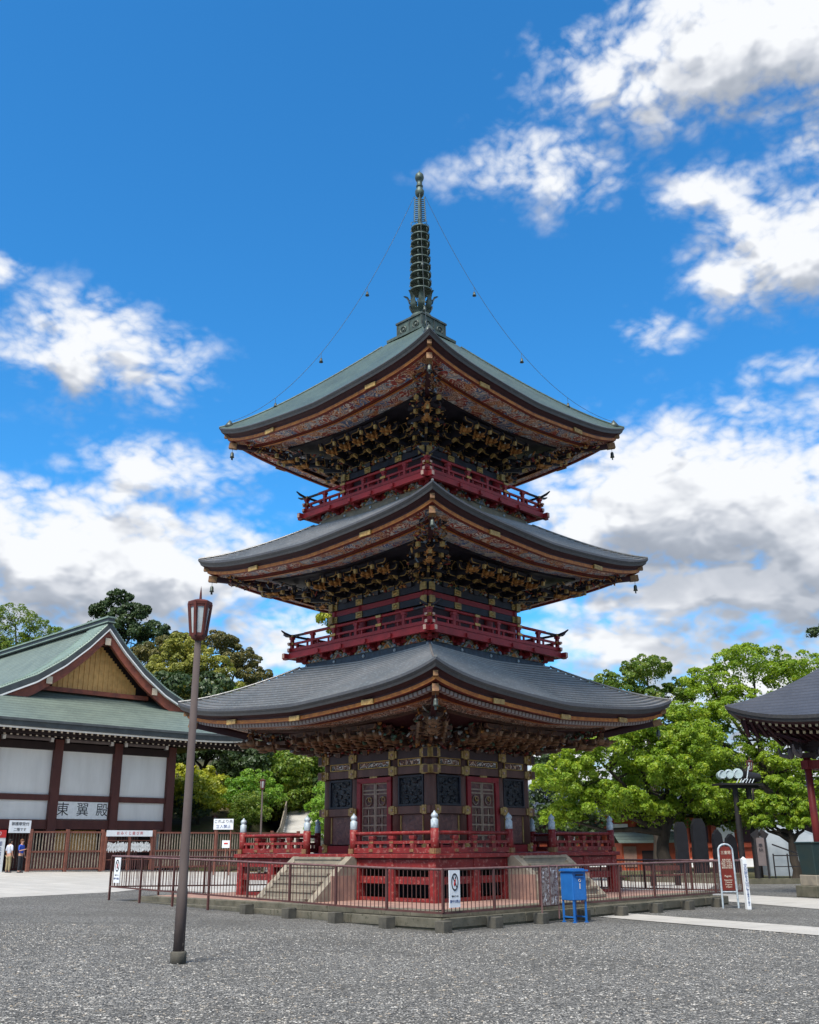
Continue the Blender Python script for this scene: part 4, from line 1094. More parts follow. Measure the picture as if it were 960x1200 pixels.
# ------------------------------------------------------------------ great hall on the left
HL = 'hall'
def hall():
    root = thing('temple_hall', 'long temple hall with white plaster walls, brown timbers and a green copper gabled roof', 'building', (-22.5, 56, .55), R(45))
    zb = -.55
    CX = [-4.35, -.6, 3.13, 6.9, 10.6]
    for x in CX:
        m = MB(); m.box((x, 0, 3.55), (.5, .5, 7.1), 'hall_wood'); m.build('column', root, (0, 0, 0), 0, .02)
    m = MB()
    m.box((3.1, .06, 3.0 + zb), (15.4, .34, .5), 'hall_wood'); m.build('wall_beam', root)
    m = MB(); m.box((3.1, .06, 4.44 + zb), (15.4, .30, .32), 'hall_wood'); m.build('wall_beam', root)
    m = MB(); m.box((3.1, .05, 7.25 + zb), (15.6, .42, .42), 'hall_dark_wood'); m.build('wall_beam', root)
    m = MB(); m.box((3.1, .05, 7.98 + zb), (15.6, .5, .3), 'hall_dark_wood'); m.box((3.1, .2, 7.6 + zb), (15.4, .1, .5), 'hall_dark_wood')
    for i in range(4):
        x = (CX[i] + CX[i+1]) / 2; m.tube([(x - 1.35, -.1, 7.66 + zb), (x + 1.35, -.1, 7.66 + zb)], .13, 'hall_log', 10)
        for q in (-1.4, 1.4): m.box((x + q, -.1, 7.66 + zb), (.16, .3, .36), 'plaster')
    m.build('wall_beam', root)
    for i in range(4):
        x0, x1 = CX[i] + .25, CX[i+1] - .25
        for z0, z1 in ((3.25, 4.28), (4.6, 7.04)):
            m = MB(); m.box(((x0 + x1) / 2, .1, (z0 + z1) / 2 + zb), (x1 - x0, .1, z1 - z0), 'plaster'); m.build('wall_panel', root)
    # dark interior with doors under the beam
    m = MB(); m.box((3.1, 1.2, 1.15), (15, .1, 2.3), 'hall_dark_wood'); m.box((3.1, .6, 2.3), (15, 1.2, .06), 'hall_dark_wood')
    m.build('inner_wall', root)
    for x in (-3, -.2, 2.1, 5.1, 8.6):
        m = MB(); m.box((x, 1.1, 1.1), (1.6, .06, 2.1), 'hall_wood')
        for k in range(9): m.box((x - .7 + k * .175, 1.06, 1.15), (.03, .03, 2.0), 'bamboo')
        m.build('lattice_door', root)
    m = MB(); m.box((5.0, .95, 1.2), (3.0, .08, 1.9), 'gable_gold'); m.build('screen', root)
    m = MB(); m.box((10.6, 12.5, 3.5), (.3, 25, 7.1), 'plaster'); m.box((-4.35, 12.5, 3.5), (.3, 25, 7.1), 'plaster'); m.box((3.1, 25, 3.5), (15, .3, 7.1), 'plaster'); m.build('side_wall', root)
    m = MB(); m.box((3.1, 12.4, 7.3), (14.6, 24.6, .1), 'hall_dark_wood'); m.build('ceiling', root)
    # roofs (z given above the hall's own ground)
    g = 5.55; bk = 27.0
    def prof(t):   # height of the main roof at distance t from the ridge line
        pts = [(0, 14.75), (1.2, 13.45), (2.6, 12.2), (4.2, 11.1), (6.2, 10.15), (8.72, 9.0), (12.4, 8.25)]
        for (a, za), (b, zb_) in zip(pts, pts[1:]):
            if t <= b: return za + (zb_ - za) * (t - a) / (b - a)
        return 8.25
    ys = [.15, bk]
    main = MB()
    for sg, T_ in ((-1, 12.4), (1, 8.72)):
        ts = [T_ * i / 26 for i in range(27)]
        def zz(t): return (prof(t) if (sg < 0 or t <= 6.2) else 10.15 - (t - 6.2) / 2.52 * 1.95) + zb
        rows = [[(g + sg * t, (.15 if t <= 6.25 else .15 - 3.7 * (t - 6.2) / (T_ - 6.2)), zz(t)), (g + sg * t, bk, zz(t))] for t in ts]
        main.grid(rows, 'roof_hall_green', True, sg < 0)
    o = main.build('main_roof', root)
    # rolled verge with ribs, dark edge, white line and barge boards
    vg = MB(); bg = MB(); wl = MB(); br = MB()
    for sg in (-1, 1):
        ts = [6.35 * i / 40 for i in range(41)]
        def zz(t): return prof(t) + zb
        vg.grid([[(g + sg * t, y, zz(t) + .05 + dz) for y, dz in ((-.30, .0), (-.28, .10), (0, .13), (.6, .14), (1.3, .12), (1.9, .08), (2.2, -.03))] for t in ts], 'roof_verge_green', True, sg < 0)
        for i in range(46):
            t = 6.3 * i / 46; vg.bar((g + sg * t, -.27, zz(t) + .17), (g + sg * t, 2.1, zz(t) + .12), .06, .07, 'roof_verge_green')
        bg.grid([[(g + sg * t, y, zz(t) + dz) for y, dz in ((-.30, .08), (-.31, -.36), (-.1, -.40))] for t in ts], 'copper_dark', False, sg > 0)
        wl.grid([[(g + sg * t, -.325, zz(t) + dz) for dz in (-.30, -.40)] for t in ts], 'plaster', False, sg > 0)
        wl.grid([[(g + sg * t, y, zz(t) - .40) for y in (-.325, -.1)] for t in ts], 'plaster', False, sg > 0)
        ts2 = [6.05 * i / 40 for i in range(41)]
        br.grid([[(g + sg * t, y, zz(t) + dz) for y, dz in ((-.12, -.40), (-.13, -1.02), (.1, -1.02), (.1, -.4))] for t in ts2], 'barge_brown', False, sg > 0)
        e = 6.05; br.box((g + sg * e, 0, zz(e) - .7), (.1, .24, .64), 'barge_brown')
    vg.build('verge', root); bg.build('verge_edge', root); wl.build('white_trim', root); br.build('barge_board', root)
    rd = MB(); rd.box((g, 13.3, 14.93 + zb), (.42, 27.4, .34), 'copper_dark'); rd.box((g, 13.3, 15.13 + zb), (.6, 27.5, .09), 'roof_verge_green'); rd.box((g, 13.2, 14.84 + zb), (.55, 27.3, .06), 'roof_verge_green')
    rd.build('ridge', root)
    ga = MB(); n = 34; z0 = 10.75 + zb
    for i in range(n):
        x = -2.75 + 5.5 * (i + .5) / n; h = 13.35 + zb - z0 - abs(x) * .92 + .35
        if h > .05: ga.box((g + x, .9 + (.04 if i % 2 else 0), z0 + h / 2 - .1), (5.5 / n + .002, .06, h + .2), 'gable_gold')
    ga.build('gable_wall', root)
    gb = MB(); gb.add([(g - 4.3, 1.05, z0 - .3), (g + 4.3, 1.05, z0 - .3), (g, 1.05, z0 + 3.4)], [(0, 1, 2)], 'hall_dark_wood'); gb.box((g, .75, z0 - .14), (7.0, .3, .26), 'barge_brown')
    gb.build('gable_beam', root)
    for x, z in ((0, 13.65), (-3.45, 10.95), (3.45, 10.95)):
        c = MB(); c.box((g + x, .1, z + zb), (.34, .6, .4), 'hall_wood'); c.box((g + x, -.21, z + zb), (.36, .03, .42), 'end_cap_pale'); c.build('beam_end', root)
    # front skirt roof
    E0, E1 = -6.5, 14.65
    def sk(q, u):  # q 0 eave..1 top ; u across
        x0 = E0 + (g - 12.4 + 5.4 - E0) * 0 + 0; xa, xb = E0, E1; ta, tb = -.9, 12.1
        x = (xa + (xb - xa) * u) * (1 - q) + (ta + (tb - ta) * u) * q
        up = .28 * abs(2 * u - 1) ** 6 * (1 - q)
        return (x, -3.6 + 4.75 * q, 8.22 + zb + 2.35 * (.82 * q + .18 * q * q) + up)
    us = [i / 40 for i in range(41)]
    s_ = MB(); rows = []
    nq = 14
    for j in range(nq + 1):
        q = j / nq; lo = [sk(q, u) for u in us]
        rows.append([(a, b, c + .02) for a, b, c in lo])
    s_.grid(rows, 'roof_hall_green', True)
    s_.build('skirt_roof', root)
    ed = MB()
    ed.grid([[(sk(0, u)[0], -3.6 + y, sk(0, u)[2] + dz) for u in us] for y, dz in ((0, .03), (-.02, -.1), (.06, -.1), (.06, -.36), (.25, -.38))], 'copper_dark', False, True)
    ed.grid([[(sk(0, u)[0], -3.6 + y, sk(0, u)[2] + dz) for u in us] for y, dz in ((.25, -.375), (.26, -.46), (.4, -.46))], 'plaster', False, True)
    ed.build('eave_edge', root)
    rf = MB()
    for i in range(58):
        x = E0 + .4 + (E1 - E0 - .8) * i / 57
        for y0, z in ((-3.12, 7.72), (-2.45, 7.52)):
            rf.bar((x, y0, z + zb), (x, .2, z + .42 + zb), .12, .13, 'hall_dark_wood')
            rf.box((x, y0 - .012, z + zb), (.11, .02, .10 if y0 < -3 else .06), 'end_cap_pale')
    rf.box((4, -2.6, 7.65 + zb), (20, .12, .12), 'hall_dark_wood')
    rf.build('rafters', root)
    so = MB(); so.add([(E0, -3.35, 7.86 + zb), (E1, -3.35, 7.86 + zb), (E1, .6, 8.4 + zb), (E0, .6, 8.4 + zb)], [(0, 1, 2, 3)], 'hall_dark_wood')
    so.add([(11, -3.3, 7.9 + zb), (E1, -3.3, 7.9 + zb), (E1, bk, 7.9 + zb), (11, bk, 8.0 + zb)], [(0, 1, 2, 3)], 'hall_dark_wood'); so.build('soffit', root)
    # right-hand side slope edge
    return root
hall()
HM = Matrix.Translation((-22.5, 56, 0)) @ Matrix.Rotation(R(45), 4, 'Z')
def hp(t, o, z): return tuple(HM @ Vector((t, -o, z)))
RZH = R(45)
r = plate('name_board', 'white board with three large black characters set between the hall columns', 'sign', hp(5.0, .0, 3.78), RZH, 3.16, .98, .06, 'board_white', frame='hall_wood')
text('東  翼  殿', .78, 'ink_black', r, (0, -.035, 0), RF)
r = plate('entrance_sign', 'small white two line sign hanging above the hall entrance', 'sign', hp(.05, 3.05, 2.80), RZH, 1.15, .62, .04, 'sign_white')
text('御護摩受付', .19, 'ink_black', r, (0, -.025, .13), RF); text('二階です', .17, 'ink_black', r, (0, -.025, -.15), RF)
# ------------------------------------------------------------------ timber fence in front of the hall
def lattice_fence(label, t0, t1, n, o=3.0):
    root = thing('lattice_fence', label, 'fence', hp(t0, o, .56), RZH, 'timber lattice fences before the hall')
    L = t1 - t0
    for i in range(n + 1):
        m = MB(); m.box((L * i / n, 0, 1.04), (.17, .17, 2.16), 'rail_wood'); m.build('post', root, bevel=.01)
    for i in range(n):
        x0, x1 = L * i / n + .085, L * (i + 1) / n - .085; m = MB()
        for z in (.12, 1.0, 1.98): m.box(((x0 + x1) / 2, 0, z), (x1 - x0, .09, .09), 'rail_wood')
        k = int((x1 - x0) / .165)
        for j in range(k):
            x = x0 + (x1 - x0) * (j + .5) / k
            m.box((x, 0, 1.05), (.045, .04, 1.9), 'bamboo')
        m.box(((x0 + x1) / 2, .06, .56), (x1 - x0, .02, .8), 'maroon_relief')
        m.build('lattice_panel', root)
    return root
lattice_fence('short brown timber lattice fence between the hall entrance and the knotted papers', .7, 4.8, 2)
lattice_fence('long brown timber lattice fence behind the tall lamp post, running to the hillside path', 8.0, 18.5, 5)
# rack for paper fortunes
r = thing('fortune_rack', 'wooden rack hung with knotted white paper strips under a long white sign', 'rack', hp(4.95, 3.1, .56), RZH)
for x in (0, 1.45, 2.85): m = MB(); m.box((x, 0, 1.0), (.12, .12, 2.0), 'rail_wood'); m.build('post', r)
m = MB()
for z in (.55, .95, 1.25, 1.55): m.box((1.43, 0, z), (2.8, .04, .04), 'rail_wood')
m.build('rail', r)
m = MB(); m.box((1.4, -.08, 1.93), (2.85, .03, .32), 'sign_white'); b = m.build('sign_board', r)
text('お み く じ 結 び 所', .19, 'ink_red', b, (1.4, -.1, 1.93), RF)
rr = random.Random(5)
for x0, x1 in ((.1, 1.32), (1.58, 2.75)):
    m = MB()
    for i in range(30):
        x = x0 + (x1 - x0) * i / 29
        for z in (1.22, 1.4):
            h = rr.uniform(.2, .34); m.box((x + rr.uniform(-.01, .01), -.04, z - .1 + rr.uniform(-.05, .05)), (.03, .03, h), 'white_paint', M=Matrix.Rotation(rr.uniform(-.25, .25), 4, 'Y'))
    m.build('paper_strips', r)
# noticeboards near the entrance
r = plate('banner_board', 'tall white board with a red header standing at the left edge of the hall entrance', 'sign', hp(-1.2, 3.0, 1.6), RZH, 1.15, 2.05, .06, 'white_paint')
m = MB(); m.box((0, -.035, .84), (1.15, .02, .38), 'ink_red'); m.build('header', r)
text('お守り', .24, 'white_paint', r, (0, -.05, .84), RF); text('御朱印受付', .26, 'ink_blue', r, (.3, -.035, -.15), RF, vertical=True); text('交通安全祈願', .24, 'ink_black', r, (-.2, -.035, -.15), RF, vertical=True)
for x in (-.5, .5): m = MB(); m.box((x, .05, -.3), (.06, .06, 1.6 + .0), 'rail_wood'); m.build('leg', r)
r = plate('hanging_scroll', 'narrow white vertical sign just inside the dark hall entrance', 'sign', hp(-.28, 1.4, 1.75), RZH, .42, 1.3, .03, 'white_paint')
text('受付所', .3, 'ink_black', r, (0, -.02, .1), RF, vertical=True)
r = plate('path_sign', 'white sign with two lines of writing above the timber fence near the hillside', 'sign', (-10.2, 56.3, 2.9), R(8), 1.05, .55, .04, 'sign_white')
text('これより先', .2, 'ink_black', r, (0, -.025, .13), RF); text('立入禁止', .2, 'ink_blue', r, (0, -.025, -.13), RF)
for x in (-.4, .4): m = MB(); m.box((x, .06, -1.3), (.06, .06, 2.9), 'rail_wood'); m.build('leg', r)
r = plate('arrow_sign', 'tiny white sign with a red mark behind the left corner of the pagoda railing', 'sign', (-8.9, 50, 1.85), R(5), .36, .34, .03, 'sign_white')
m = MB(); m.box((0, -.02, .03), (.18, .01, .06), 'ink_red'); m.build('mark', r); m = MB(); m.box((0, .03, -.8), (.05, .05, 1.6), 'rail_wood'); m.build('leg', r)

# ------------------------------------------------------------------ vegetation
def quads_mesh(name, V, mat):
    n = len(V) // 4; me = bpy.data.meshes.new(name)
    me.vertices.add(len(V)); me.vertices.foreach_set('co', V.astype(np.float32).ravel())
    me.loops.add(n * 4); me.loops.foreach_set('vertex_index', np.arange(n * 4, dtype=np.int32))
    me.polygons.add(n); me.polygons.foreach_set('loop_start', np.arange(0, n * 4, 4, dtype=np.int32))
    me.polygons.foreach_set('loop_total', np.full(n, 4, dtype=np.int32))
    me.materials.append(MATS[mat]); me.update(calc_edges=True); me.validate(); return me
def unit(a): return a / np.maximum(np.linalg.norm(a, axis=1, keepdims=True), 1e-6)
def leaves(name, lobes, n, size, mat, clump=.3, rng=None, droop=0.0, low=-.35, gap=.0):
    rng = rng or RNG
    vol = np.array([l[3] * l[4] + l[3] * l[5] + l[4] * l[5] for l in lobes]); share = vol / vol.sum(); out = []
    for l, sh in zip(lobes, share):
        c = np.array(l[:3]); r = np.array(l[3:6]); nn = max(int(n * sh), 30)
        nc = max(int(10 / clump ** 1.5 * .55), 8)
        d = unit(rng.normal(size=(nc, 3))); d[:, 2] = np.where(d[:, 2] < low, -d[:, 2] * .6, d[:, 2]); d = unit(d)
        cr = rng.uniform(.62, 1.0, (nc, 1)); cc = c + d * r * cr
        crad = clump * r.mean() * rng.uniform(.6, 1.25, nc)
        keep = rng.random(nc) > gap; keep[0] = True
        cc, crad, dd = cc[keep], crad[keep], d[keep]
        w = crad ** 2; idx = rng.choice(len(cc), nn, p=w / w.sum())
        e = unit(rng.normal(size=(nn, 3)) + dd[idx] * .7 + np.array([0, 0, .45]))
        rad = crad[idx][:, None] * rng.uniform(.55, 1.06, (nn, 1)) ** .5
        p = cc[idx] + e * rad * np.array([1, 1, .72]) 
        p[:, 2] -= droop * np.abs(rng.normal(size=nn)) * crad[idx]
        # some leaves inside so the crown is not hollow
        k = nn // 7; p[:k] = c + unit(rng.normal(size=(k, 3))) * r * rng.uniform(.1, .75, (k, 1))
        nrm = unit(e + rng.normal(size=(nn, 3)) * .65)
        t = unit(np.cross(nrm, rng.normal(size=(nn, 3)))); b = np.cross(nrm, t)
        s = size * rng.uniform(.6, 1.3, (nn, 1))
        out.append(np.stack([p - t * s * .5, p - b * s * .3, p + t * s * .5, p + b * s * .3], 1).reshape(-1, 3))
    return quads_mesh(name, np.concatenate(out), mat)
def limbs(mb, base, top, r0, targets, rng, mat='bark'):
    base, top = Vector(base), Vector(top); pts = []; n = 6
    for i in range(n + 1):
        t = i / n; p = base.lerp(top, t); p += Vector((rng.normal() * .05, rng.normal() * .05, 0)) * (1 if 0 < i < n else 0) * r0 * 4; pts.append(p)
    mb.tube(pts, [r0 * (1.35 if i == 0 else 1.0) * (1 - .45 * i / n) for i in range(n + 1)], mat, 10)
    return pts
def tree(name, label, loc, h, lobes, n, leaf, mat, trunk_r, fork=.4, clump=.3, seed=0, group=None, droop=0, gap=0.0, top=None, low=-.35, cat='tree'):
    rng = np.random.default_rng(seed); root = thing(name, label, cat, loc, 0, group)
    m = MB(); tz = h * fork; top = top or (0, 0, tz)
    pts = limbs(m, (0, 0, -.3), top, trunk_r, None, rng)
    tr = m.build('trunk', root)
    for i, l in enumerate(lobes):
        b = MB(); s0 = pts[-1] if i % 2 else pts[-2]; e = Vector(l[:3]); mid = s0.lerp(e, .5) + Vector((rng.normal() * .2, rng.normal() * .2, -.12 * (e - s0).length * rng.random()))
        b.tube([s0, s0.lerp(mid, .5) + Vector((0, 0, .1)), mid, e], [trunk_r * .5, trunk_r * .38, trunk_r * .27, trunk_r * .08], 'bark', 6)
        for j in range(4):
            q = mid.lerp(e, rng.uniform(0, .9)); d = Vector(rng.normal(size=3)); d.z = abs(d.z) * .6; d.normalize()
            b.tube([q, q + d * l[3] * .4, q + d * l[3] * .8 + Vector((0, 0, .1))], [trunk_r * .16, trunk_r * .1, .01], 'bark', 5)
        b.build('limb', root)
    link('crown', leaves('crown', lobes, n, leaf, mat, clump, rng, droop, low, gap), root)
    return root
G1 = 'broadleaf trees beyond the pagoda on the right'
# big bright tree right of the pagoda, trunk at the right of its crown
tree('camphor_tree', 'wide bright green tree with a dark trunk just right of the pagoda', (12.6, 52, 0), 8.6,
     [(-4.6, 0, 4.6, 1.9, 2, 1.5), (-3.4, -.6, 6.0, 1.9, 1.9, 1.3), (-1.5, 0, 7.1, 1.7, 1.8, 1.15), (-2.6, -.8, 3.6, 1.9, 1.6, 1.2), (0, -.5, 4.9, 2.0, 2.0, 1.3), (-.6, 0, 3.1, 1.6, 1.5, .9), (1.9, 0, 6.4, 1.7, 1.7, 1.3), (1.6, -.4, 3.9, 1.6, 1.5, 1.0), (-5.0, .3, 3.0, 1.2, 1.3, .9), (.3, .2, 6.3, 1.5, 1.5, 1.2)],
     80000, .15, 'leaf_bright', .42, .32, .22, 3, G1, gap=.1)
tree('broadleaf_tree', 'tall olive green tree with an open top rising behind the bright wide one', (14.6, 62, 0), 13,
     [(-2.0, 0, 10.9, 1.7, 1.7, 1.1), (.2, 0, 11.9, 1.8, 1.7, 1.0), (2.3, 0, 10.5, 1.3, 1.5, 1.1), (-.3, 0, 9.2, 2.6, 2, 1.6), (-2.3, 0, 7.8, 2.0, 2, 1.6), (1.8, 0, 7.5, 2.2, 2, 1.8)],
     42000, .165, 'leaf_mid', .38, .5, .23, 5, G1, gap=.22)
tree('broadleaf_tree', 'tallest light green tree, behind the lamp at the right side of the photo', (20.4, 59, 0), 13.6,
     [(0, 0, 11.6, 2.2, 2, 1.5), (-2.6, 0, 10.4, 1.7, 1.8, 1.4), (2.7, 0, 11.0, 1.9, 2, 1.5), (-3.4, 0, 8.4, 1.9, 2, 1.6), (-.6, -.6, 8.6, 2.5, 2, 1.9), (2.2, 0, 8.2, 2.4, 2, 1.8), (-2.6, 0, 6.0, 2.2, 2, 1.7), (.6, 0, 5.6, 2.4, 2, 1.7), (4.5, 0, 7.2, 2.2, 2, 2), (3.2, 0, 4.6, 2, 2, 1.6), (-4.2, 0, 5.6, 1.8, 1.8, 1.5), (1.0, 0, 3.4, 2.4, 2, 1.2), (-2.4, 0, 3.9, 2, 2, 1.3)],
     90000, .155, 'leaf_bright', .45, .4, .22, 8, G1, gap=.08)
tree('broadleaf_tree', 'small round tree with yellow green clumps in front of the grey tarpaulin tent', (17.7, 48.7, 0), 4.8,
     [(-.8, 0, 3.3, .75, .8, .5), (.2, 0, 4.1, .8, .8, .5), (.7, 0, 3.1, .7, .8, .5), (-1.3, 0, 2.6, .65, .7, .42), (.1, -.3, 2.55, .7, .7, .42), (-.5, 0, 4.4, .5, .5, .35), (-1.8, .2, 3.2, .55, .6, .4)],
     20000, .13, 'leaf_bright', .26, .45, .3, 12, G1)
tree('broadleaf_tree', 'dark mid green tree filling the gap behind the memorial stones', (18.2, 66, 0), 9,
     [(0, 0, 6.0, 2.8, 2, 2.2), (-3.2, 0, 5.4, 2.4, 2, 2), (3.2, 0, 5.2, 2.4, 2, 2.2), (-1.2, 0, 3.4, 2.2, 2, 1.4), (2.4, 0, 3.2, 2, 2, 1.3), (-5.5, 0, 4.2, 2, 2, 1.6)],
     26000, .24, 'leaf_mid', .4, .4, .28, 13, G1)
tree('broadleaf_tree', 'dark leaved tree close to the pagoda wall on its right, behind the railing', (8.2, 58, 0), 7,
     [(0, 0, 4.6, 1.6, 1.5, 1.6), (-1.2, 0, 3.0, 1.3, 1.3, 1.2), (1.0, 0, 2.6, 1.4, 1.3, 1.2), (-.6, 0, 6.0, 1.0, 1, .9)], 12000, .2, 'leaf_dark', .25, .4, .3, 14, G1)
tree('pine_tree', 'dark needled pine whose branch tip reaches in above the pavilion roof at the right edge', (20.0, 42.5, 0), 13,
     [(-1.9, 0, 10.3, .75, .8, .3), (0, 0, 11.5, 1.5, 1.4, .5), (1.2, 0, 10.2, 1.8, 1.4, .5), (-.2, 0, 12.6, .9, 1, .4)], 9000, .16, 'leaf_dark', .25, .85, .35, 15)
# tree showing behind the pagoda between the roofs
tree('broadleaf_tree', 'light green tree whose top shows behind the pagoda between its lower roofs on the left', (-4.9, 61, 0), 16.4,
     [(-.1, 0, 15.2, .9, .9, .7), (.9, 0, 14.4, 1.1, 1, .9), (-.8, 0, 12.3, .9, .9, .8), (.6, 0, 12.6, 1.3, 1.1, 1.0), (1.6, 0, 10.6, 1.2, 1.2, 1)], 16000, .2, 'leaf_yellow', .3, .6, .3, 16)
# hillside on the left
def hill_z(x, y):
    t = min(max((y - 66 - max(0, x + 6) * .8) / 40, 0), 1); t = t * t * (3 - 2 * t)
    e = min(max((2 - x) / 10, 0), 1); e = e * e * (3 - 2 * e)
    b = min(max((y - 63) / 7, 0), 1)
    bank = 2.6 * b * min(max((-9.5 - x) / 3, 0), 1)
    return .3 + (7.5 * t + bank) * e + .35 * math.sin(x * .7) * math.sin(y * .5) * t
def hill():
    xs = np.arange(-70, 6, 1.6); ys = np.arange(62, 135, 1.6); m = MB()
    m.grid([[(x, y, hill_z(x, y) - (.35 if (x > 3 or y < 63) else 0)) for x in xs] for y in ys], 'soil', True); tag(m.build('hillside'), kind='structure')
hill()
G2 = 'trees on the hillside behind the hall'
tree('conifer_tree', 'dark conical evergreen standing above the hall roof ridge', (-29.7, 100, 8), 19,
     [(-.3, 0, 17.9, 1.5, 1.2, 1.1), (-1.6, 0, 16.4, 1.9, 1.5, 1.2), (1.3, 0, 16.4, 1.9, 1.5, 1.2), (-2.4, 0, 14.6, 2.0, 1.8, 1.2), (2.9, 0, 14.4, 2.1, 1.8, 1.3), (.2, 0, 14.6, 2.4, 2, 1.6), (3.4, 0, 12.4, 2, 2, 1.2), (-2.2, 0, 12.4, 2.4, 2, 1.3)],
     24000, .32, 'leaf_dark', .4, .75, .3, 21, G2, gap=.15)
tree('camphor_tree', 'huge rounded olive tree right behind the hall gable and lamp post lantern', (-18.6, 84, 5), 15,
     [(-.6, 0, 12.6, 2.2, 2, 1.4), (1.0, 0, 10.9, 2.8, 2.2, 1.9), (-2.4, 0, 10.4, 2.5, 2, 1.8), (2.8, 0, 8.8, 2.4, 2, 1.7), (0, -.6, 8.4, 3.0, 2, 1.9), (-2.8, 0, 7.4, 2.8, 2, 1.7), (3.4, 0, 6.4, 2.2, 2, 1.6), (.6, -.6, 6.0, 2.6, 2, 1.6)],
     70000, .20, 'leaf_olive', .6, .4, .22, 22, G2)
tree('broadleaf_tree', 'ragged brown green tree sloping down to the right behind the lantern of the lamp post', (-17.0, 92, 7), 14,
     [(-4.5, 0, 12.6, 2.2, 2, 1.4), (-1.0, 0, 12.8, 1.8, 2, 1.2), (1.0, 0, 11.2, 1.9, 2, 1.5), (2.4, 0, 9.2, 1.6, 2, 1.7), (3.4, 0, 6.8, 1.6, 2, 1.6), (4.0, 0, 5.0, 1.0, 1, 1.0), (-7.2, 0, 11.4, 2.0, 2, 1.6), (1, 0, 7, 2.5, 2, 2)],
     50000, .21, 'leaf_dark_olive', .5, .5, .24, 23, G2, gap=.12)
tree('broadleaf_tree', 'sparse half bare tree with thin spreading twigs at the left edge above the roof', (-30.5, 78, 2), 19.5,
     [(-3.2, 0, 16.8, 1.8, 1.4, 1.3), (-1.2, 0, 17.2, 1.6, 1.3, 1.2), (.9, 0, 15.8, 1.7, 1.3, 1.0), (2.6, 0, 15.6, 1.5, 1.2, .9), (4.4, 0, 15.2, 1.4, 1.2, .8), (-3.2, 0, 14.6, 2.2, 1.6, 1.3), (-.3, 0, 14.6, 2.2, 1.6, 1.3), (2.6, 0, 14.0, 2.0, 1, .9), (5.4, 0, 14.2, 1.2, 1, .6), (-2.0, 0, 15.6, 2, 1.4, 1), (1.6, 0, 14.9, 1.8, 1.2, .9), (.2, 0, 16.6, 1.3, 1, .8)],
     19000, .15, 'leaf_mid', .3, .66, .24, 24, G2, gap=.25)
tree('broadleaf_tree', 'dense green tree below the sparse one at the far left edge', (-33.5, 84, 4), 14,
     [(-2, 0, 12.8, 2.6, 2, 1.6), (1.8, 0, 12.5, 2.6, 2, 1.4), (5, 0, 11.6, 2.2, 2, 1.3)], 14000, .24, 'leaf_mid', .4, .5, .26, 25, G2)
# shrubs and small trees filling the slope between hall and pagoda; copies share the meshes of five kinds
def proto(name, label, lobes, n, leaf, mat, tr, h, seed, cat='tree', grp=None):
    return tree(name, label, (0, 0, 0), h, lobes, n, leaf, mat, tr, .35, .3, seed, grp, cat=cat)
kinds = {
 'y': ('shrub', 'yellow green shrub', [(0, 0, 1.3, 1.3, 1.1, .95), (-1.0, 0, .9, .9, .9, .75), (1.1, 0, .95, .95, .9, .7)], 7000, .15, 'leaf_yellow', .08, 2),
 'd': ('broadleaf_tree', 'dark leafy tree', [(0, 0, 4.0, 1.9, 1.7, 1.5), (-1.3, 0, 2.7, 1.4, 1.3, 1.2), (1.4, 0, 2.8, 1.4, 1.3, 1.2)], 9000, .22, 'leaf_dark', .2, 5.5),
 'f': ('broadleaf_tree', 'fresh green maple', [(0, 0, 3.6, 1.6, 1.5, 1.0), (-1.3, 0, 2.6, 1.3, 1.2, .8), (1.3, 0, 2.7, 1.3, 1.2, .8), (0, -.5, 1.8, 1.3, 1.2, .7)], 9000, .17, 'leaf_fresh', .14, 4.6),
 'o': ('broadleaf_tree', 'olive green tree', [(0, 0, 4.6, 2.1, 1.9, 1.5), (-1.6, 0, 3.2, 1.5, 1.4, 1.2), (1.7, 0, 3.3, 1.5, 1.4, 1.2), (0, -.6, 2.4, 1.6, 1.4, 1)], 10000, .2, 'leaf_mid', .2, 6),
}
protos = {}
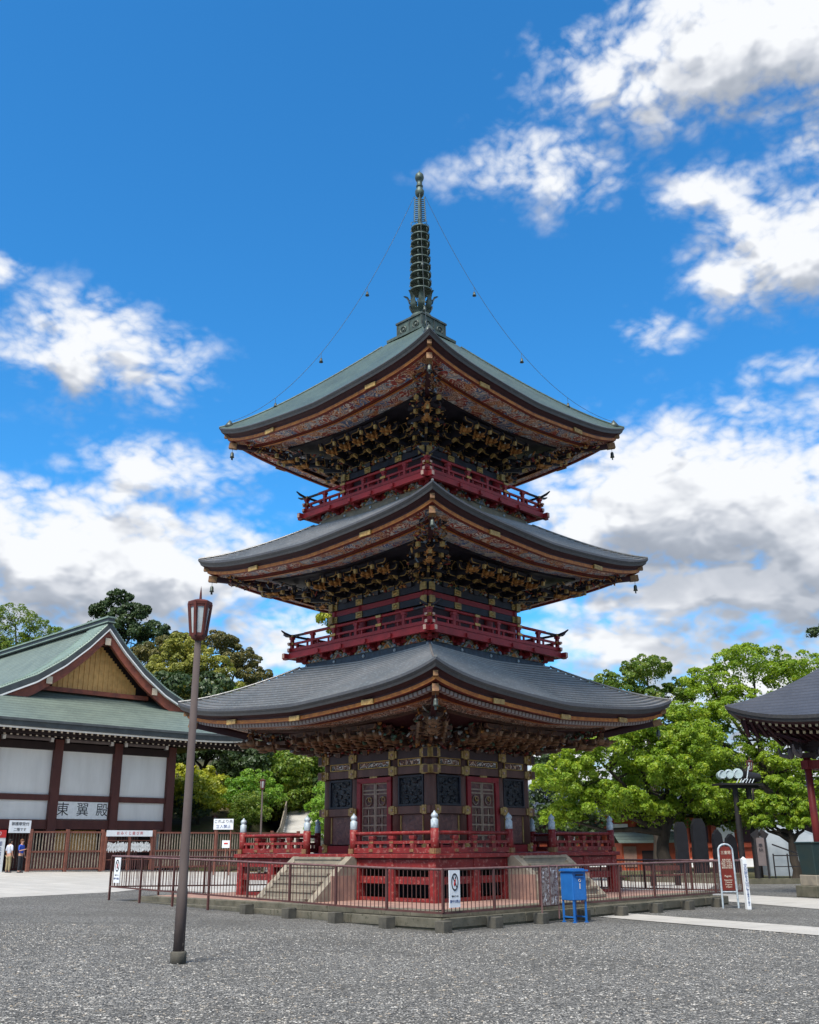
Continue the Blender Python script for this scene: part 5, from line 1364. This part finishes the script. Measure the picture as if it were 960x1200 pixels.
PL = [ # kind, x, y, scale, label
 ('y', -17.0, 72, 1.35, 'yellow green shrub directly right of the hall corner column'),
 ('y', -14.6, 71, 1.5, 'large yellow green shrub just right of the tall lamp post'),
 ('y', -15.8, 74, 1.7, 'yellow green shrub higher up between the lamp post and hall'),
 ('d', -17.6, 69.5, .62, 'dark bush at the foot of the hall corner'),
 ('d', -14.8, 69, .5, 'low dark bush under the yellow green shrubs'),
 ('d', -12.6, 76, 1.15, 'dark tree in the middle of the slope under the roof corner'),
 ('o', -9.4, 78, 1.25, 'olive green tree above the small lamp on the slope'),
 ('f', -11.3, 73, 1.0, 'fresh green maple left of the thin lamp post'),
 ('f', -9.6, 81, 1.5, 'fresh green maple high behind the thin lamp post'),
 ('f', -4.3, 66.5, 1.0, 'bright drooping maple touching the pagoda wall on its left'),
 ('f', -4.6, 69, 1.35, 'taller bright maple behind the one touching the pagoda wall'),
 ('o', -6.6, 80, 1.5, 'tall olive tree at the top of the path'),
 ('d', -9.8, 84, 1.35, 'dark tree under the eave of the lowest pagoda roof'),
 ('y', -10.0, 79, 1.9, 'bright yellow topped tree under the eave left of the pagoda'),
 ('o', -13.4, 82, 1.5, 'olive tree at the back of the slope behind the shrubs'),
 ('d', -3.0, 78, 1.7, 'dark tree hidden mostly behind the pagoda wall'),
 ('f', -5.2, 84, 1.3, 'fresh green tree right of the path near its top'),
 ('d', -17.6, 82, 1.9, 'dark tree closing the gap right of the hall corner'),
 ('o', -11.0, 70.5, .62, 'small grey green tree on the bare slope'),
 ('d', -20.0, 76, 1.4, 'dark tree behind the corner of the hall'),
 ('d', -16.2, 80, 1.5, 'dark tree below the huge rounded olive tree'),
 ('d', -6.0, 88, 1.3, 'dark tree on top of the hill behind the path'),
 ('o', -12.0, 88, 1.2, 'olive tree near the top of the hill'),
]
for i, (k, x, y, s, lab) in enumerate(PL):
    z = hill_z(x, y) if y > 63 else gz(x, y)
    if k not in protos:
        K = kinds[k]; o = protos[k] = proto(K[0], lab, K[2], K[3], K[4], K[5], K[6], K[7], 40 + i)
    else: o = copy_tree(protos[k]); o.rotation_euler = (0, 0, i * 1.7)
    o.location = (x, y, z - .15); o.scale = (s, s, s); o['label'] = lab; o['category'] = 'shrub' if k == 'y' else 'tree'; o['group'] = 'shrubs and small trees on the slope between hall and pagoda'
# far wood closing the horizon
def far_wood():
    rng = np.random.default_rng(99); L = []
    for i in range(46):
        x = -120 + i * 5.6 + rng.normal(); y = 135 + rng.uniform(-10, 14); L.append((x, y, rng.uniform(2.5, 6), rng.uniform(5, 7), 5, rng.uniform(4, 6.5)))
    me = leaves('far_wood', L, 60000, .9, 'leaf_mid', .3, rng); tag(link('far_wood', me), kind='stuff')
far_wood()

# ------------------------------------------------------------------ paths and paved yard
def sheet(name, poly, mat, dz, kind='structure', sub=1):
    m = MB(); n = len(poly)
    m.add([(x, y, gz(x, y) + dz) for x, y in poly], [tuple(range(n))], mat); return tag(m.build(name), kind=kind)
def grid_sheet(name, x0, x1, y0, y1, inside, mat, dz):
    pass
# paved yard as strips so it follows the rising ground
def yard():
    m = MB()
    left = lambda y: -13.5 if y < 26.8 else (-11.9 + (y - 30.7) * .395 if y < 36 else -9.8)
    ys = [10, 20, 26.8, 30.7, 33, 35.5, 37.7, 41, 46, 52, 58, 66]
    for y0, y1 in zip(ys, ys[1:]):
        xl = [-60, -40, -20]
        for a, b in zip(xl, xl[1:]):
            m.add([(a, y0, gz(a, y0) + .006), (b, y0, gz(b, y0) + .006), (b, y1, gz(b, y1) + .006), (a, y1, gz(a, y1) + .006)], [(0, 1, 2, 3)], 'paving')
        e0 = left(y0) if y0 < 37.7 else 0; e1 = left(y1) if y0 < 37.7 else 0
        m.add([(-20, y0, .586), (e0, y0, gz(e0, y0) + .006), (e1, y1, gz(e1, y1) + .006), (-20, y1, .586)], [(0, 1, 2, 3)], 'paving')
        if y0 >= 37.7:
            f = lambda y: 10.4 + (y - 38.3) * .36
            m.add([(0, y0, .006), (f(y0), y0, .006), (f(y1), y1, .006), (0, y1, .006)], [(0, 1, 2, 3)], 'paving')
    tag(m.build('paved_yard'), kind='structure')
yard()
sheet('paved_path', [(9.2, 34.2), (10.9, 28.3), (12.6, 22), (16, 24), (12.9, 33.7), (10.6, 38.5), (8.2, 37.9)], 'paving', .010)
sheet('stone_path', [(4.55, 26.1), (8.9, 18.3), (10.3, 19.3), (5.5, 27.3)], 'paving', .012)
sheet('stone_path', [(-6.2, 36.2), (-3.0, 37.6), (9.0, 37.6), (8.6, 38.6), (0, 38.7), (-9.9, 38.7)], 'paving', .0085)
# hillside ramp with a handrail
def ramp():
    m = MB(); pts = [((-8.7, 62), (-4.6, 62.0), .35), ((-8.6, 68), (-5.4, 68), 1.9), ((-9.2, 76), (-6.4, 76.4), 3.9), ((-10.5, 86), (-8.2, 86.5), 6.4)]
    m.grid([[(a[0], a[1], z), (b[0], b[1], z)] for a, b, z in pts], 'paving')
    m.grid([[(b[0], b[1], z), (b[0], b[1], z - 2.2)] for a, b, z in pts], 'stone'); m.grid([[(a[0], a[1], z), (a[0], a[1], z - 2.2)] for a, b, z in pts], 'stone')
    tag(m.build('hill_path'), kind='structure')
    r = thing('handrail', 'grey timber railing climbing beside the hillside path left of the pagoda', 'railing', (0, 0, 0))
    def P(t): 
        i = min(int(t), 2); f = t - i; a0, _, z0 = pts[i]; a1, _, z1 = pts[i+1]; return Vector((a0[0] + (a1[0] - a0[0]) * f, a0[1] + (a1[1] - a0[1]) * f, z0 + (z1 - z0) * f))
    for h in (1.05, .55):
        m = MB(); m.tube([P(i / 4) + Vector((0, 0, h)) for i in range(13)], .05, 'bamboo', 6); m.build('rail', r)
    m = MB()
    for i in range(50): q = P(i * 3 / 50); m.box(tuple(q + Vector((0, 0, .52))), (.07, .16, 1.05), 'bamboo')
    m.build('pickets', r)
ramp()

# ------------------------------------------------------------------ right-hand side things
def stele(x, y, w, h, label, pointed=False, rz=.2):
    root = thing('memorial_stone', label, 'stone monument', (x, y, 0), rz, 'row of dark memorial stones')
    m = MB(); rr = random.Random(int(x * 10)); pts = []
    n = 9; prof = []
    for i in range(n + 1):
        t = i / n; ww = w / 2 * (1.0 - .12 * t + rr.uniform(-.03, .03)); 
        if t > .82: ww *= (1 - ((t - .82) / .18) ** 2 * (.95 if pointed else .5))
        prof.append((ww, h * t))
    poly = [(a, z) for a, z in prof] + [(-a * rr.uniform(.95, 1.05), z) for a, z in reversed(prof)]
    k = len(poly)
    vs = [(a, -.13, z + .35) for a, z in poly] + [(a, .13, z + .35) for a, z in poly]
    m.add(vs, [tuple(range(k)), tuple(range(2*k - 1, k - 1, -1))] + [(i, (i+1) % k + 0, (i+1) % k + k, i + k) for i in range(k)], 'dark_slate')
    m.build('slab', root); b = MB(); b.box((0, 0, .2), (w * 1.35, .7, .4), 'mossy_stone'); b.build('base', root, bevel=.03)
    return root
stele(12.75, 49.5, .62, 2.35, 'dark memorial stone nearest the big tree trunk, its top under the leaves')
stele(13.6, 49.5, .74, 2.5, 'broadest dark memorial stone, second from the big tree trunk')
stele(14.4, 49.3, .48, 2.0, 'pointed dark memorial stone third from the big tree trunk', True)
stele(15.2, 49.9, .56, 1.8, 'shorter round topped memorial stone just behind the arched sign', True)
# kerb in front of the memorials
m = MB(); m.prism([(10.5, 51.0), (14.9, 46.6), (18.8, 46.6), (18.8, 46.9), (15.0, 46.9), (10.7, 51.2)], 0, .22, 'mossy_stone'); tag(m.build('kerb'), kind='structure')
m = MB(); m.prism([(10.6, 51.4), (15.1, 46.95), (40, 46.95), (40, 75), (10, 75)], 0, .16, 'soil'); tag(m.build('planting_bed'), kind='structure')
# twin post frame carrying round ended roof tiles
r = thing('drum_frame', 'tall frame of two dark posts carrying a row of pale round tile ends', 'monument', (15.85, 49.2, 0), R(12))
for x in (-.42, .28): m = MB(); m.tube([(x, 0, 0), (x, 0, 4.3)], [.15, .13], 'black_iron', 10); m.build('post', r)
m = MB(); m.box((-.2, 0, 4.38), (2.3, .9, .09), 'black_iron'); m.box((-.2, 0, 4.28), (1.9, .3, .14), 'black_iron'); m.build('platform', r)
for i, x in enumerate((-1.15, -.8, -.35)):
    m = MB(); m.tube([(x, -.25 - .02*i, 4.82 + .03*i), (x + .2, .3, 4.8)], .20 + .02 * i, 'silver_leaf_disc', 18); m.torus((x, -.27, 4.82 + .02*i), .17, .02, 'giboshi_metal', (0, 1, 0), 18, 4); m.build('tile_end', r)
m = MB(); m.tube([(.15, 0, 4.7), (.95, .1, 4.72)], [.33, .2], 'black_iron', 12); m.tube([(-.3, -.3, 4.42), (.1, -.3, 4.65), (.25, -.3, 5.2)], .03, 'giboshi_metal', 5)
for j in range(6): m.tube([(-.5 + j * .16, -.35, 4.43), (-.35 + j * .16, -.32, 4.62)], .022, 'giboshi_metal', 5)
m.build('ornament', r)
for j in range(1):
    m = MB()
    for q in range(9): a = .5 + q * .28; m.tube([(.2, .1, 4.9), (.2 + .5 * math.cos(a), .1, 5.0 + .5 * math.sin(a)), (.2 + 1.0 * math.cos(a), .1, 5.05 + .85 * math.sin(a))], [.02, .014, .005], 'black_iron', 4)
    m.build('iron_branches', r)
# dark timber notice with a pitched cap
r = thing('roofed_sign', 'narrow dark timber sign with a pitched cap beside the tarpaulin', 'sign', (15.75, 47.3, 0), R(-20))
for x in (-.22, .22): m = MB(); m.box((x, 0, 1.0), (.09, .09, 2.0), 'black_iron'); m.build('post', r)
m = MB(); m.box((0, 0, 1.35), (.36, .05, 1.2), 'hall_log'); m.build('board', r)
m = MB(); m.bar((-.32, 0, 1.98), (0, 0, 2.2), .3, .05, 'black_iron', (0, 1, 0)); m.bar((.32, 0, 1.98), (0, 0, 2.2), .3, .05, 'black_iron', (0, 1, 0)); m.build('cap', r)
text('奉納', .2, 'ink_black', r, (0, -.03, 1.5), RF, vertical=True)
# low iron rail in front of the tarp
r = thing('iron_rail', 'low black iron railing under the small round tree', 'railing', (16.3, 47.4, .16), R(-4))
for i in range(6): m = MB(); m.box((i * .62, 0, .55), (.05, .05, 1.1), 'black_iron'); m.build('post', r)
m = MB(); m.bar((0, 0, 1.02), (3.1, 0, 1.02), .04, .05, 'black_iron'); m.bar((0, 0, .55), (3.1, 0, .55), .03, .04, 'black_iron'); m.bar((0, 0, 1.5), (1.2, 0, 1.05), .06, .06, 'black_iron'); m.build('rail', r)
# grey tarpaulin tent
def tent(x, y, w, h, label, rz):
    r = thing('tarpaulin_tent', label, 'tent', (x, y, 0), rz, 'grey tarpaulin tents behind the small tree')
    rows = []
    for j in range(9):
        t = j / 8; rows.append([(w * (-.5 + t), yy, h * (1.0 - .42 * t ** 1.5) * zz + .05 * math.sin(7 * t + yy)) for yy, zz in ((-1.4, 0), (-1.35, .5), (-1.1, .86), (0, 1.0), (1.1, .86), (1.4, 0))])
    m = MB(); m.grid(rows, 'tarp', True); m.build('sheet', r)
    m = MB()
    for row in (rows[0], rows[-1]): m.add(row, [tuple(range(len(row)))], 'tarp')
    m.build('end_sheet', r); return r
tent(20.0, 54, 3.9, 2.95, 'pale grey tarpaulin tent sloping down to the right behind the small round tree', R(-5))
tent(23.2, 53, 3.0, 3.0, 'pale grey tarpaulin tent beside the red pavilion column at the right edge', R(-5))
# vermilion hall far behind
r = thing('vermilion_hall', 'long vermilion wooden hall with a white base far behind the trees', 'building', (19, 76, 0), R(3))
m = MB(); m.box((0, 3, 2.3), (22, 6, 3.0), 'vermilion'); m.box((0, -.06, 1.62), (22.2, .3, .28), 'vermilion'); m.box((0, -.05, .75), (22.2, .2, .16), 'vermilion'); m.build('wall', r)
m = MB(); m.box((0, 3, .35), (22.6, 6.6, .7), 'plaster'); m.build('base', r)
for i in range(12): m = MB(); m.box((-10.8 + i * 1.96, -.12, 2.2), (.26, .26, 3.2), 'vermilion'); m.build('column', r)
for i in range(11):
    m = MB(); m.box((-9.82 + i * 1.96, -.02, 2.5), (1.3, .1, 1.3), 'plaster' if i % 2 else 'dark_maroon'); m.build('wall_panel', r)
m = MB(); m.add([(-12, -1.6, 3.9), (12, -1.6, 3.9), (12, 3, 6.0), (-12, 3, 6.0), (12, 7.6, 3.9), (-12, 7.6, 3.9)], [(0, 1, 2, 3), (3, 2, 4, 5)], 'roof_shelter'); m.add([(-12, -1.6, 3.9), (12, -1.6, 3.9), (12, -1.6, 3.7), (-12, -1.6, 3.7)], [(0, 3, 2, 1)], 'roof_edge')
m.add([(3, -2.0, 4.2), (5.2, -2.0, 4.2), (4.1, -2.0, 5.8)], [(0, 1, 2)], 'plaster'); m.build('roof', r)
r = thing('stall', 'small vermilion stall with a dark opening and pale green roof beyond the railing', 'stall', (14.6, 66, 0), R(5))
m = MB(); m.box((0, 0, 1.0), (3.4, 2, 1.6), 'vermilion'); m.box((.2, -1.02, .9), (1.3, .06, .9), 'hall_dark_wood'); m.box((-1.2, -1.02, 1.0), (.8, .06, 1.2), 'pink_stone'); m.build('wall', r)
m = MB(); m.box((0, 0, .1), (3.8, 2.4, .2), 'stone'); m.build('base', r)
m = MB(); m.add([(-2, -1.5, 1.8), (2, -1.5, 1.8), (2, 0, 2.5), (-2, 0, 2.5), (2, 1.5, 1.8), (-2, 1.5, 1.8)], [(0, 1, 2, 3), (3, 2, 4, 5)], 'roof_hall_green'); m.build('roof', r)
# benches in the paved yard behind the pagoda
def bench(x, y, rz, label):
    r = thing('bench', label, 'bench', (x, y, gz(x, y)), rz, 'benches in the yard behind the pagoda')
    m = MB(); m.box((0, 0, .44), (1.7, .42, .05), 'hall_wood'); m.build('seat', r)
    for q in (-.6, .6): m = MB(); m.box((q, 0, .21), (.1, .36, .42), 'black_iron'); m.build('leg', r)
    m = MB(); m.box((0, .22, .72), (1.7, .05, .2), 'hall_wood'); m.build('backrest', r)
bench(7.9, 43.5, .1, 'dark bench behind the pagoda fence, nearest its red platform post')
bench(10.9, 45.5, .3, 'dark bench behind the pagoda fence, nearer the memorial stones')
# pavilion at the right edge
def pavilion():
    r = thing('wash_pavilion', 'open pavilion with red columns and a dark curved roof at the right edge', 'pavilion', (17.5, 36, 0), R(45))
    hs = 2.5; z1 = 4.55
    for x in (-hs, hs):
        for y in (-hs, hs):
            c = MB(); c.lathe([(0, .5), (.135, .5), (.12, z1), (0, z1)], 'pav_red', (x, y, 0), 14); c.build('column', r)
            b = MB(); b.box((x, y, .42), (.62, .62, .34), 'stone'); b.box((x, y, .13), (.78, .78, .26), 'mossy_stone'); b.build('column_base', r, bevel=.02)
            k = MB(); k.box((x, y, 4.62), (.5, .5, .16), 'hall_dark_wood', taper=.7)
            for d in ((1, 0), (0, 1)):
                k.box((x, y, 4.85), (.12 + 1.2 * d[0], .12 + 1.2 * d[1], .16), 'hall_dark_wood')
                for q in (-.55, .55): k.blob((x + q * d[0], y + q * d[1], 4.72), (.13, .13, .2), 'hall_log'); k.tube([(x + q * d[0] * 1.1, y + q * d[1] * 1.1, 4.6), (x + q * d[0] * 1.7, y + q * d[1] * 1.7, 4.7), (x + q * d[0] * 1.8, y + q * d[1] * 1.8, 4.95)], [.09, .07, .03], 'hall_log', 6)
            k.build('bracket_cluster', r)
    for k in range(4):
        m = MB(); m.M = Matrix.Rotation(k * PI / 2, 4, 'Z'); m.box((0, -hs, 4.3), (5.4, .2, .3), 'pav_red'); m.box((0, -hs, 5.05), (6.0, .24, .24), 'hall_dark_wood'); m.build('beam', r)
    lv = (4.42, 5.78, .62, .3, 9.1, .2); se, E, sag, st, zt, cc = lv
    T = [math.sin(PI / 2 * (-1 + 2 * i / 28)) for i in range(29)]
    def Z(s_, a): q = (se - s_) / (se - st); return E + (zt - E) * (q * (1 - cc) + cc * q * q) + sag * (abs(a) / se) ** 3
    m = MB(); e = MB(); so = MB(); rf = MB()
    for k in range(4):
        M = Matrix.Rotation(k * PI / 2, 4, 'Z'); m.M = e.M = so.M = rf.M = M
        m.grid([[(t * s_, -s_, Z(s_, t * s_)) for t in T] for s_ in [se + (st - se) * i / 16 for i in range(17)]], 'roof_shelter', True)
        e.grid([[(t * s_, -s_, Z(se, t * s_) + dz) for t in T] for s_, dz in ((se, 0), (se - .02, -.12), (se - .06, -.13), (se - .08, -.22), (se - .2, -.23))], 'roof_edge', False, True)
        so.grid([[(t * s_, -s_, z + sag * (abs(t * s_) / se) ** 3) for t in T] for s_, z in ((se - .2, E - .23), (se - .3, E - .30), (2.4, E - .55))], 'dark_maroon', False, True)
        for i in range(34):
            a = -se + .55 + (2 * se - 1.1) * i / 33; s0 = se - .32; up = sag * (abs(a) / se) ** 3
            rf.bar((a, -s0, E - .33 + up), (a, -max(2.3, abs(a)), E - .60 + sag * (min(abs(a), 2.4) / se) ** 3), .09, .1, 'dark_maroon')
            rf.box((a, -s0 - .01, E - .33 + up), (.09, .02, .1), 'gilt_end')
            s1 = s0 - .55
            if abs(a) < s1: rf.bar((a, -s1, E - .52 + up), (a, -2.3, E - .72), .09, .1, 'dark_maroon'); rf.box((a, -s1 - .01, E - .52 + up), (.09, .02, .1), 'gilt_end')
    m.M = Matrix.Identity(4); m.build('roof', r); e.build('eave_edge', r); so.build('soffit', r); rf.build('rafters', r)
    m = MB(); m.lathe([(0, 9.0), (.4, 9.0), (.34, 9.3), (.2, 9.4), (.3, 9.6), (.1, 9.9), (0, 10.0)], 'bronze', n=12); m.build('roof_finial', r)
pavilion()
r = thing('water_basin', 'dark green metal basin on a two tier stone block before the pavilion column', 'basin', (13.35, 35.0, 0), R(20))
m = MB(); m.box((.1, 0, .18), (1.1, 1.0, .36), 'mossy_stone'); m.box((.12, 0, .52), (.86, .8, .34), 'stone'); m.build('stone_base', r, bevel=.02)
m = MB(); m.box((.14, 0, 1.18), (.95, .8, 1.0), 'green_metal', taper=.82); m.box((.14, 0, 1.7), (1.0, .86, .06), 'green_metal'); m.build('basin', r, bevel=.02)

# ------------------------------------------------------------------ people
def skin_body(name, joints, edges, mat, parent, sub=2, root=0):
    me = bpy.data.meshes.new(name); me.from_pydata([j[0] for j in joints], edges, []); o = bpy.data.objects.new(name, me); COL.objects.link(o)
    o.parent = parent; md = o.modifiers.new('skin', 'SKIN'); md.use_smooth_shade = True
    for i, j in enumerate(joints):
        v = me.skin_vertices[0].data[i]; rr = j[1]; v.radius = rr if isinstance(rr, tuple) else (rr, rr); v.use_root = (i == root)
    s = o.modifiers.new('sub', 'SUBSURF'); s.levels = sub; s.render_levels = sub
    me.materials.append(MATS[mat]); return o
def person(label, loc, rz, shirt, trousers, hair, arm_up=False, s=1.0):
    r = thing('person', label, 'person', loc, rz, 'people at the hall entrance'); r.scale = (s, s, s)
    # facing -y
    J = [((0, 0, .93), (.13, .10)), ((0, 0, 1.12), (.12, .09)), ((0, .01, 1.32), (.15, .10)), ((0, .01, 1.43), (.10, .07)), ((0, .0, 1.50), .05), ((0, -.01, 1.57), (.07, .085)), ((0, -.015, 1.66), (.075, .09)), ((0, -.01, 1.70), .04),
         ((.09, 0, .86), .085), ((.10, -.01, .48), .055), ((.10, .02, .10), .036), ((.11, -.10, .035), .03),
         ((-.09, 0, .86), .085), ((-.10, -.02, .48), .055), ((-.10, .0, .10), .036), ((-.12, -.12, .035), .03),
         ((.18, .01, 1.39), .05), ((.24, .03, 1.13), .038), ((.22, -.08, .90), .026),
         ((-.18, .01, 1.39), .05)]
    if arm_up: J += [((-.23, -.02, 1.14), .038), ((-.10, -.24, 1.20), .026)]; hand = Vector((-.07, -.30, 1.22))
    else: J += [((-.24, .03, 1.13), .038), ((-.22, -.06, .90), .026)]; hand = Vector((-.22, -.09, .84))
    E = [(0, 1), (1, 2), (2, 3), (3, 4), (4, 5), (5, 6), (6, 7), (0, 8), (8, 9), (9, 10), (10, 11), (0, 12), (12, 13), (13, 14), (14, 15), (3, 16), (16, 17), (17, 18), (3, 19), (19, 20), (20, 21)]
    k = len(J)
    for hnd, w, sx in ((Vector((.22, -.11, .84)), 18, 1), (hand, 21, -1)):
        J.append((tuple(hnd), (.03, .016))); pi = len(J) - 1; E.append((w, pi))
        d = (hnd - Vector(J[w][0])).normalized()
        for f in range(4):
            o_ = Vector(((f - 1.5) * .018, -.01, 0)); a = hnd + d * .04 + o_; b = hnd + d * (.085 - abs(f - 1.4) * .01) + o_ + Vector((0, -.012, 0))
            J.append((tuple(a), .0085)); J.append((tuple(b), .007)); E += [(pi, len(J) - 2), (len(J) - 2, len(J) - 1)]
        J.append((tuple(hnd + Vector((-sx * .035, -.01, -.0)) + d * .02), .009)); E.append((pi, len(J) - 1))
    body = skin_body('body', J, E, 'skin', r)
    m = MB()
    for x in (-.03, .03): m.blob((x, -.098, 1.655), (.011, .007, .007), 'ink_black', None, 6, 4)
    m.blob((0, -.108, 1.63), (.012, .02, .018), 'skin'); m.blob((0, -.097, 1.597), (.022, .007, .006), 'ink_red', None, 6, 4)
    for x in (-.078, .078): m.blob((x, 0, 1.64), (.012, .02, .03), 'skin')
    link('face', m.mesh('face'), r)
    m = MB(); m.blob((0, .012, 1.685), (.095, .112, .085), hair, None, 14, 8); m.blob((0, .05, 1.62), (.085, .07, .10), hair, None, 12, 7); link('hair', m.mesh('hair'), r)
    J2 = [((0, 0, .95), (.155, .125)), ((0, 0, 1.12), (.145, .115)), ((0, .01, 1.32), (.17, .125)), ((0, .01, 1.43), (.10, .08)), ((.18, .01, 1.39), .066), (tuple(Vector(J[17][0])), .052), ((-.18, .01, 1.39), .066), (tuple(Vector(J[20][0])), .052)]
    skin_body('shirt', J2, [(0, 1), (1, 2), (2, 3), (3, 4), (4, 5), (3, 6), (6, 7)], shirt, r)
    J3 = [((0, 0, .95), (.14, .12)), ((.09, 0, .84), .10), ((.10, -.01, .48), .075), ((.10, .015, .12), .062), ((-.09, 0, .84), .10), ((-.10, -.02, .48), .075), ((-.10, .0, .12), .062)]
    skin_body('trousers', J3, [(0, 1), (1, 2), (2, 3), (0, 4), (4, 5), (5, 6)], trousers, r)
    for x in (.105, -.11): m = MB(); m.blob((x, -.06, .045), (.05, .13, .045), 'ink_black', None, 10, 6); link('shoe', m.mesh('shoe'), r)
    return r
p = hp(-.86, 4.2, 0); person('person in a pale blue shirt and khaki trousers standing at the hall entrance', (p[0], p[1], .56), R(150), 'shirt_white', 'khaki', 'hair_black', False, .92)
p = hp(-.35, 4.4, 0); w = person('person in a blue jacket and dark trousers, hands raised, right of the khaki trousers', (p[0], p[1], .56), R(75), 'shirt_blue', 'denim_dark', 'hair_brown', True, .92)
# ground sheets
def ground():
    xs = np.concatenate([[-3000, -800, -300, -150], np.arange(-100, 101, 4), [150, 300, 800, 3000]])
    ys = np.concatenate([[-200, -50, -20], np.arange(-8, 121, 4), [200, 500, 1500, 5000]])
    m = MB(); m.grid([[(x, y, gz(x, y)) for x in xs] for y in ys], 'gravel', True); tag(m.build('ground'), kind='structure')
ground()

def pebbles():
    rng = np.random.default_rng(5); n = 60000
    y = 9.5 + 12.5 * rng.random(n) ** 1.1; x = rng.uniform(-.52, .52, n) * y
    sz = rng.uniform(.008, .018, n)
    base = np.array([(1, 0, 0), (0, 1, 0), (-1, 0, 0), (0, -1, 0), (0, 0, .8), (0, 0, -.4)], float)
    ang = rng.uniform(0, 2 * PI, n); asp = rng.uniform(.6, 1.0, n)
    V = np.zeros((n, 6, 3)); bx = base[None, :, 0] * sz[:, None] * 1.2; by = base[None, :, 1] * (sz * asp)[:, None]
    V[:, :, 0] = x[:, None] + bx * np.cos(ang)[:, None] - by * np.sin(ang)[:, None]
    V[:, :, 1] = y[:, None] + bx * np.sin(ang)[:, None] + by * np.cos(ang)[:, None]
    g = np.where(x < 0, -x * .029, 0) + .004
    V[:, :, 2] = g[:, None] + base[None, :, 2] * (sz * rng.uniform(.4, .9, n))[:, None]
    F = np.array([(0, 1, 4), (1, 2, 4), (2, 3, 4), (3, 0, 4)]); L = (F[None] + (np.arange(n) * 6)[:, None, None]).reshape(-1)
    me = bpy.data.meshes.new('loose_gravel'); me.vertices.add(n * 6); me.vertices.foreach_set('co', V.astype(np.float32).ravel())
    me.loops.add(len(L)); me.loops.foreach_set('vertex_index', L.astype(np.int32)); k = len(L) // 3
    me.polygons.add(k); me.polygons.foreach_set('loop_start', np.arange(0, k * 3, 3, dtype=np.int32)); me.polygons.foreach_set('loop_total', np.full(k, 3, dtype=np.int32))
    me.materials.append(MATS['pebbles']); me.update(calc_edges=True); tag(link('loose_gravel', me), kind='stuff')
pebbles()
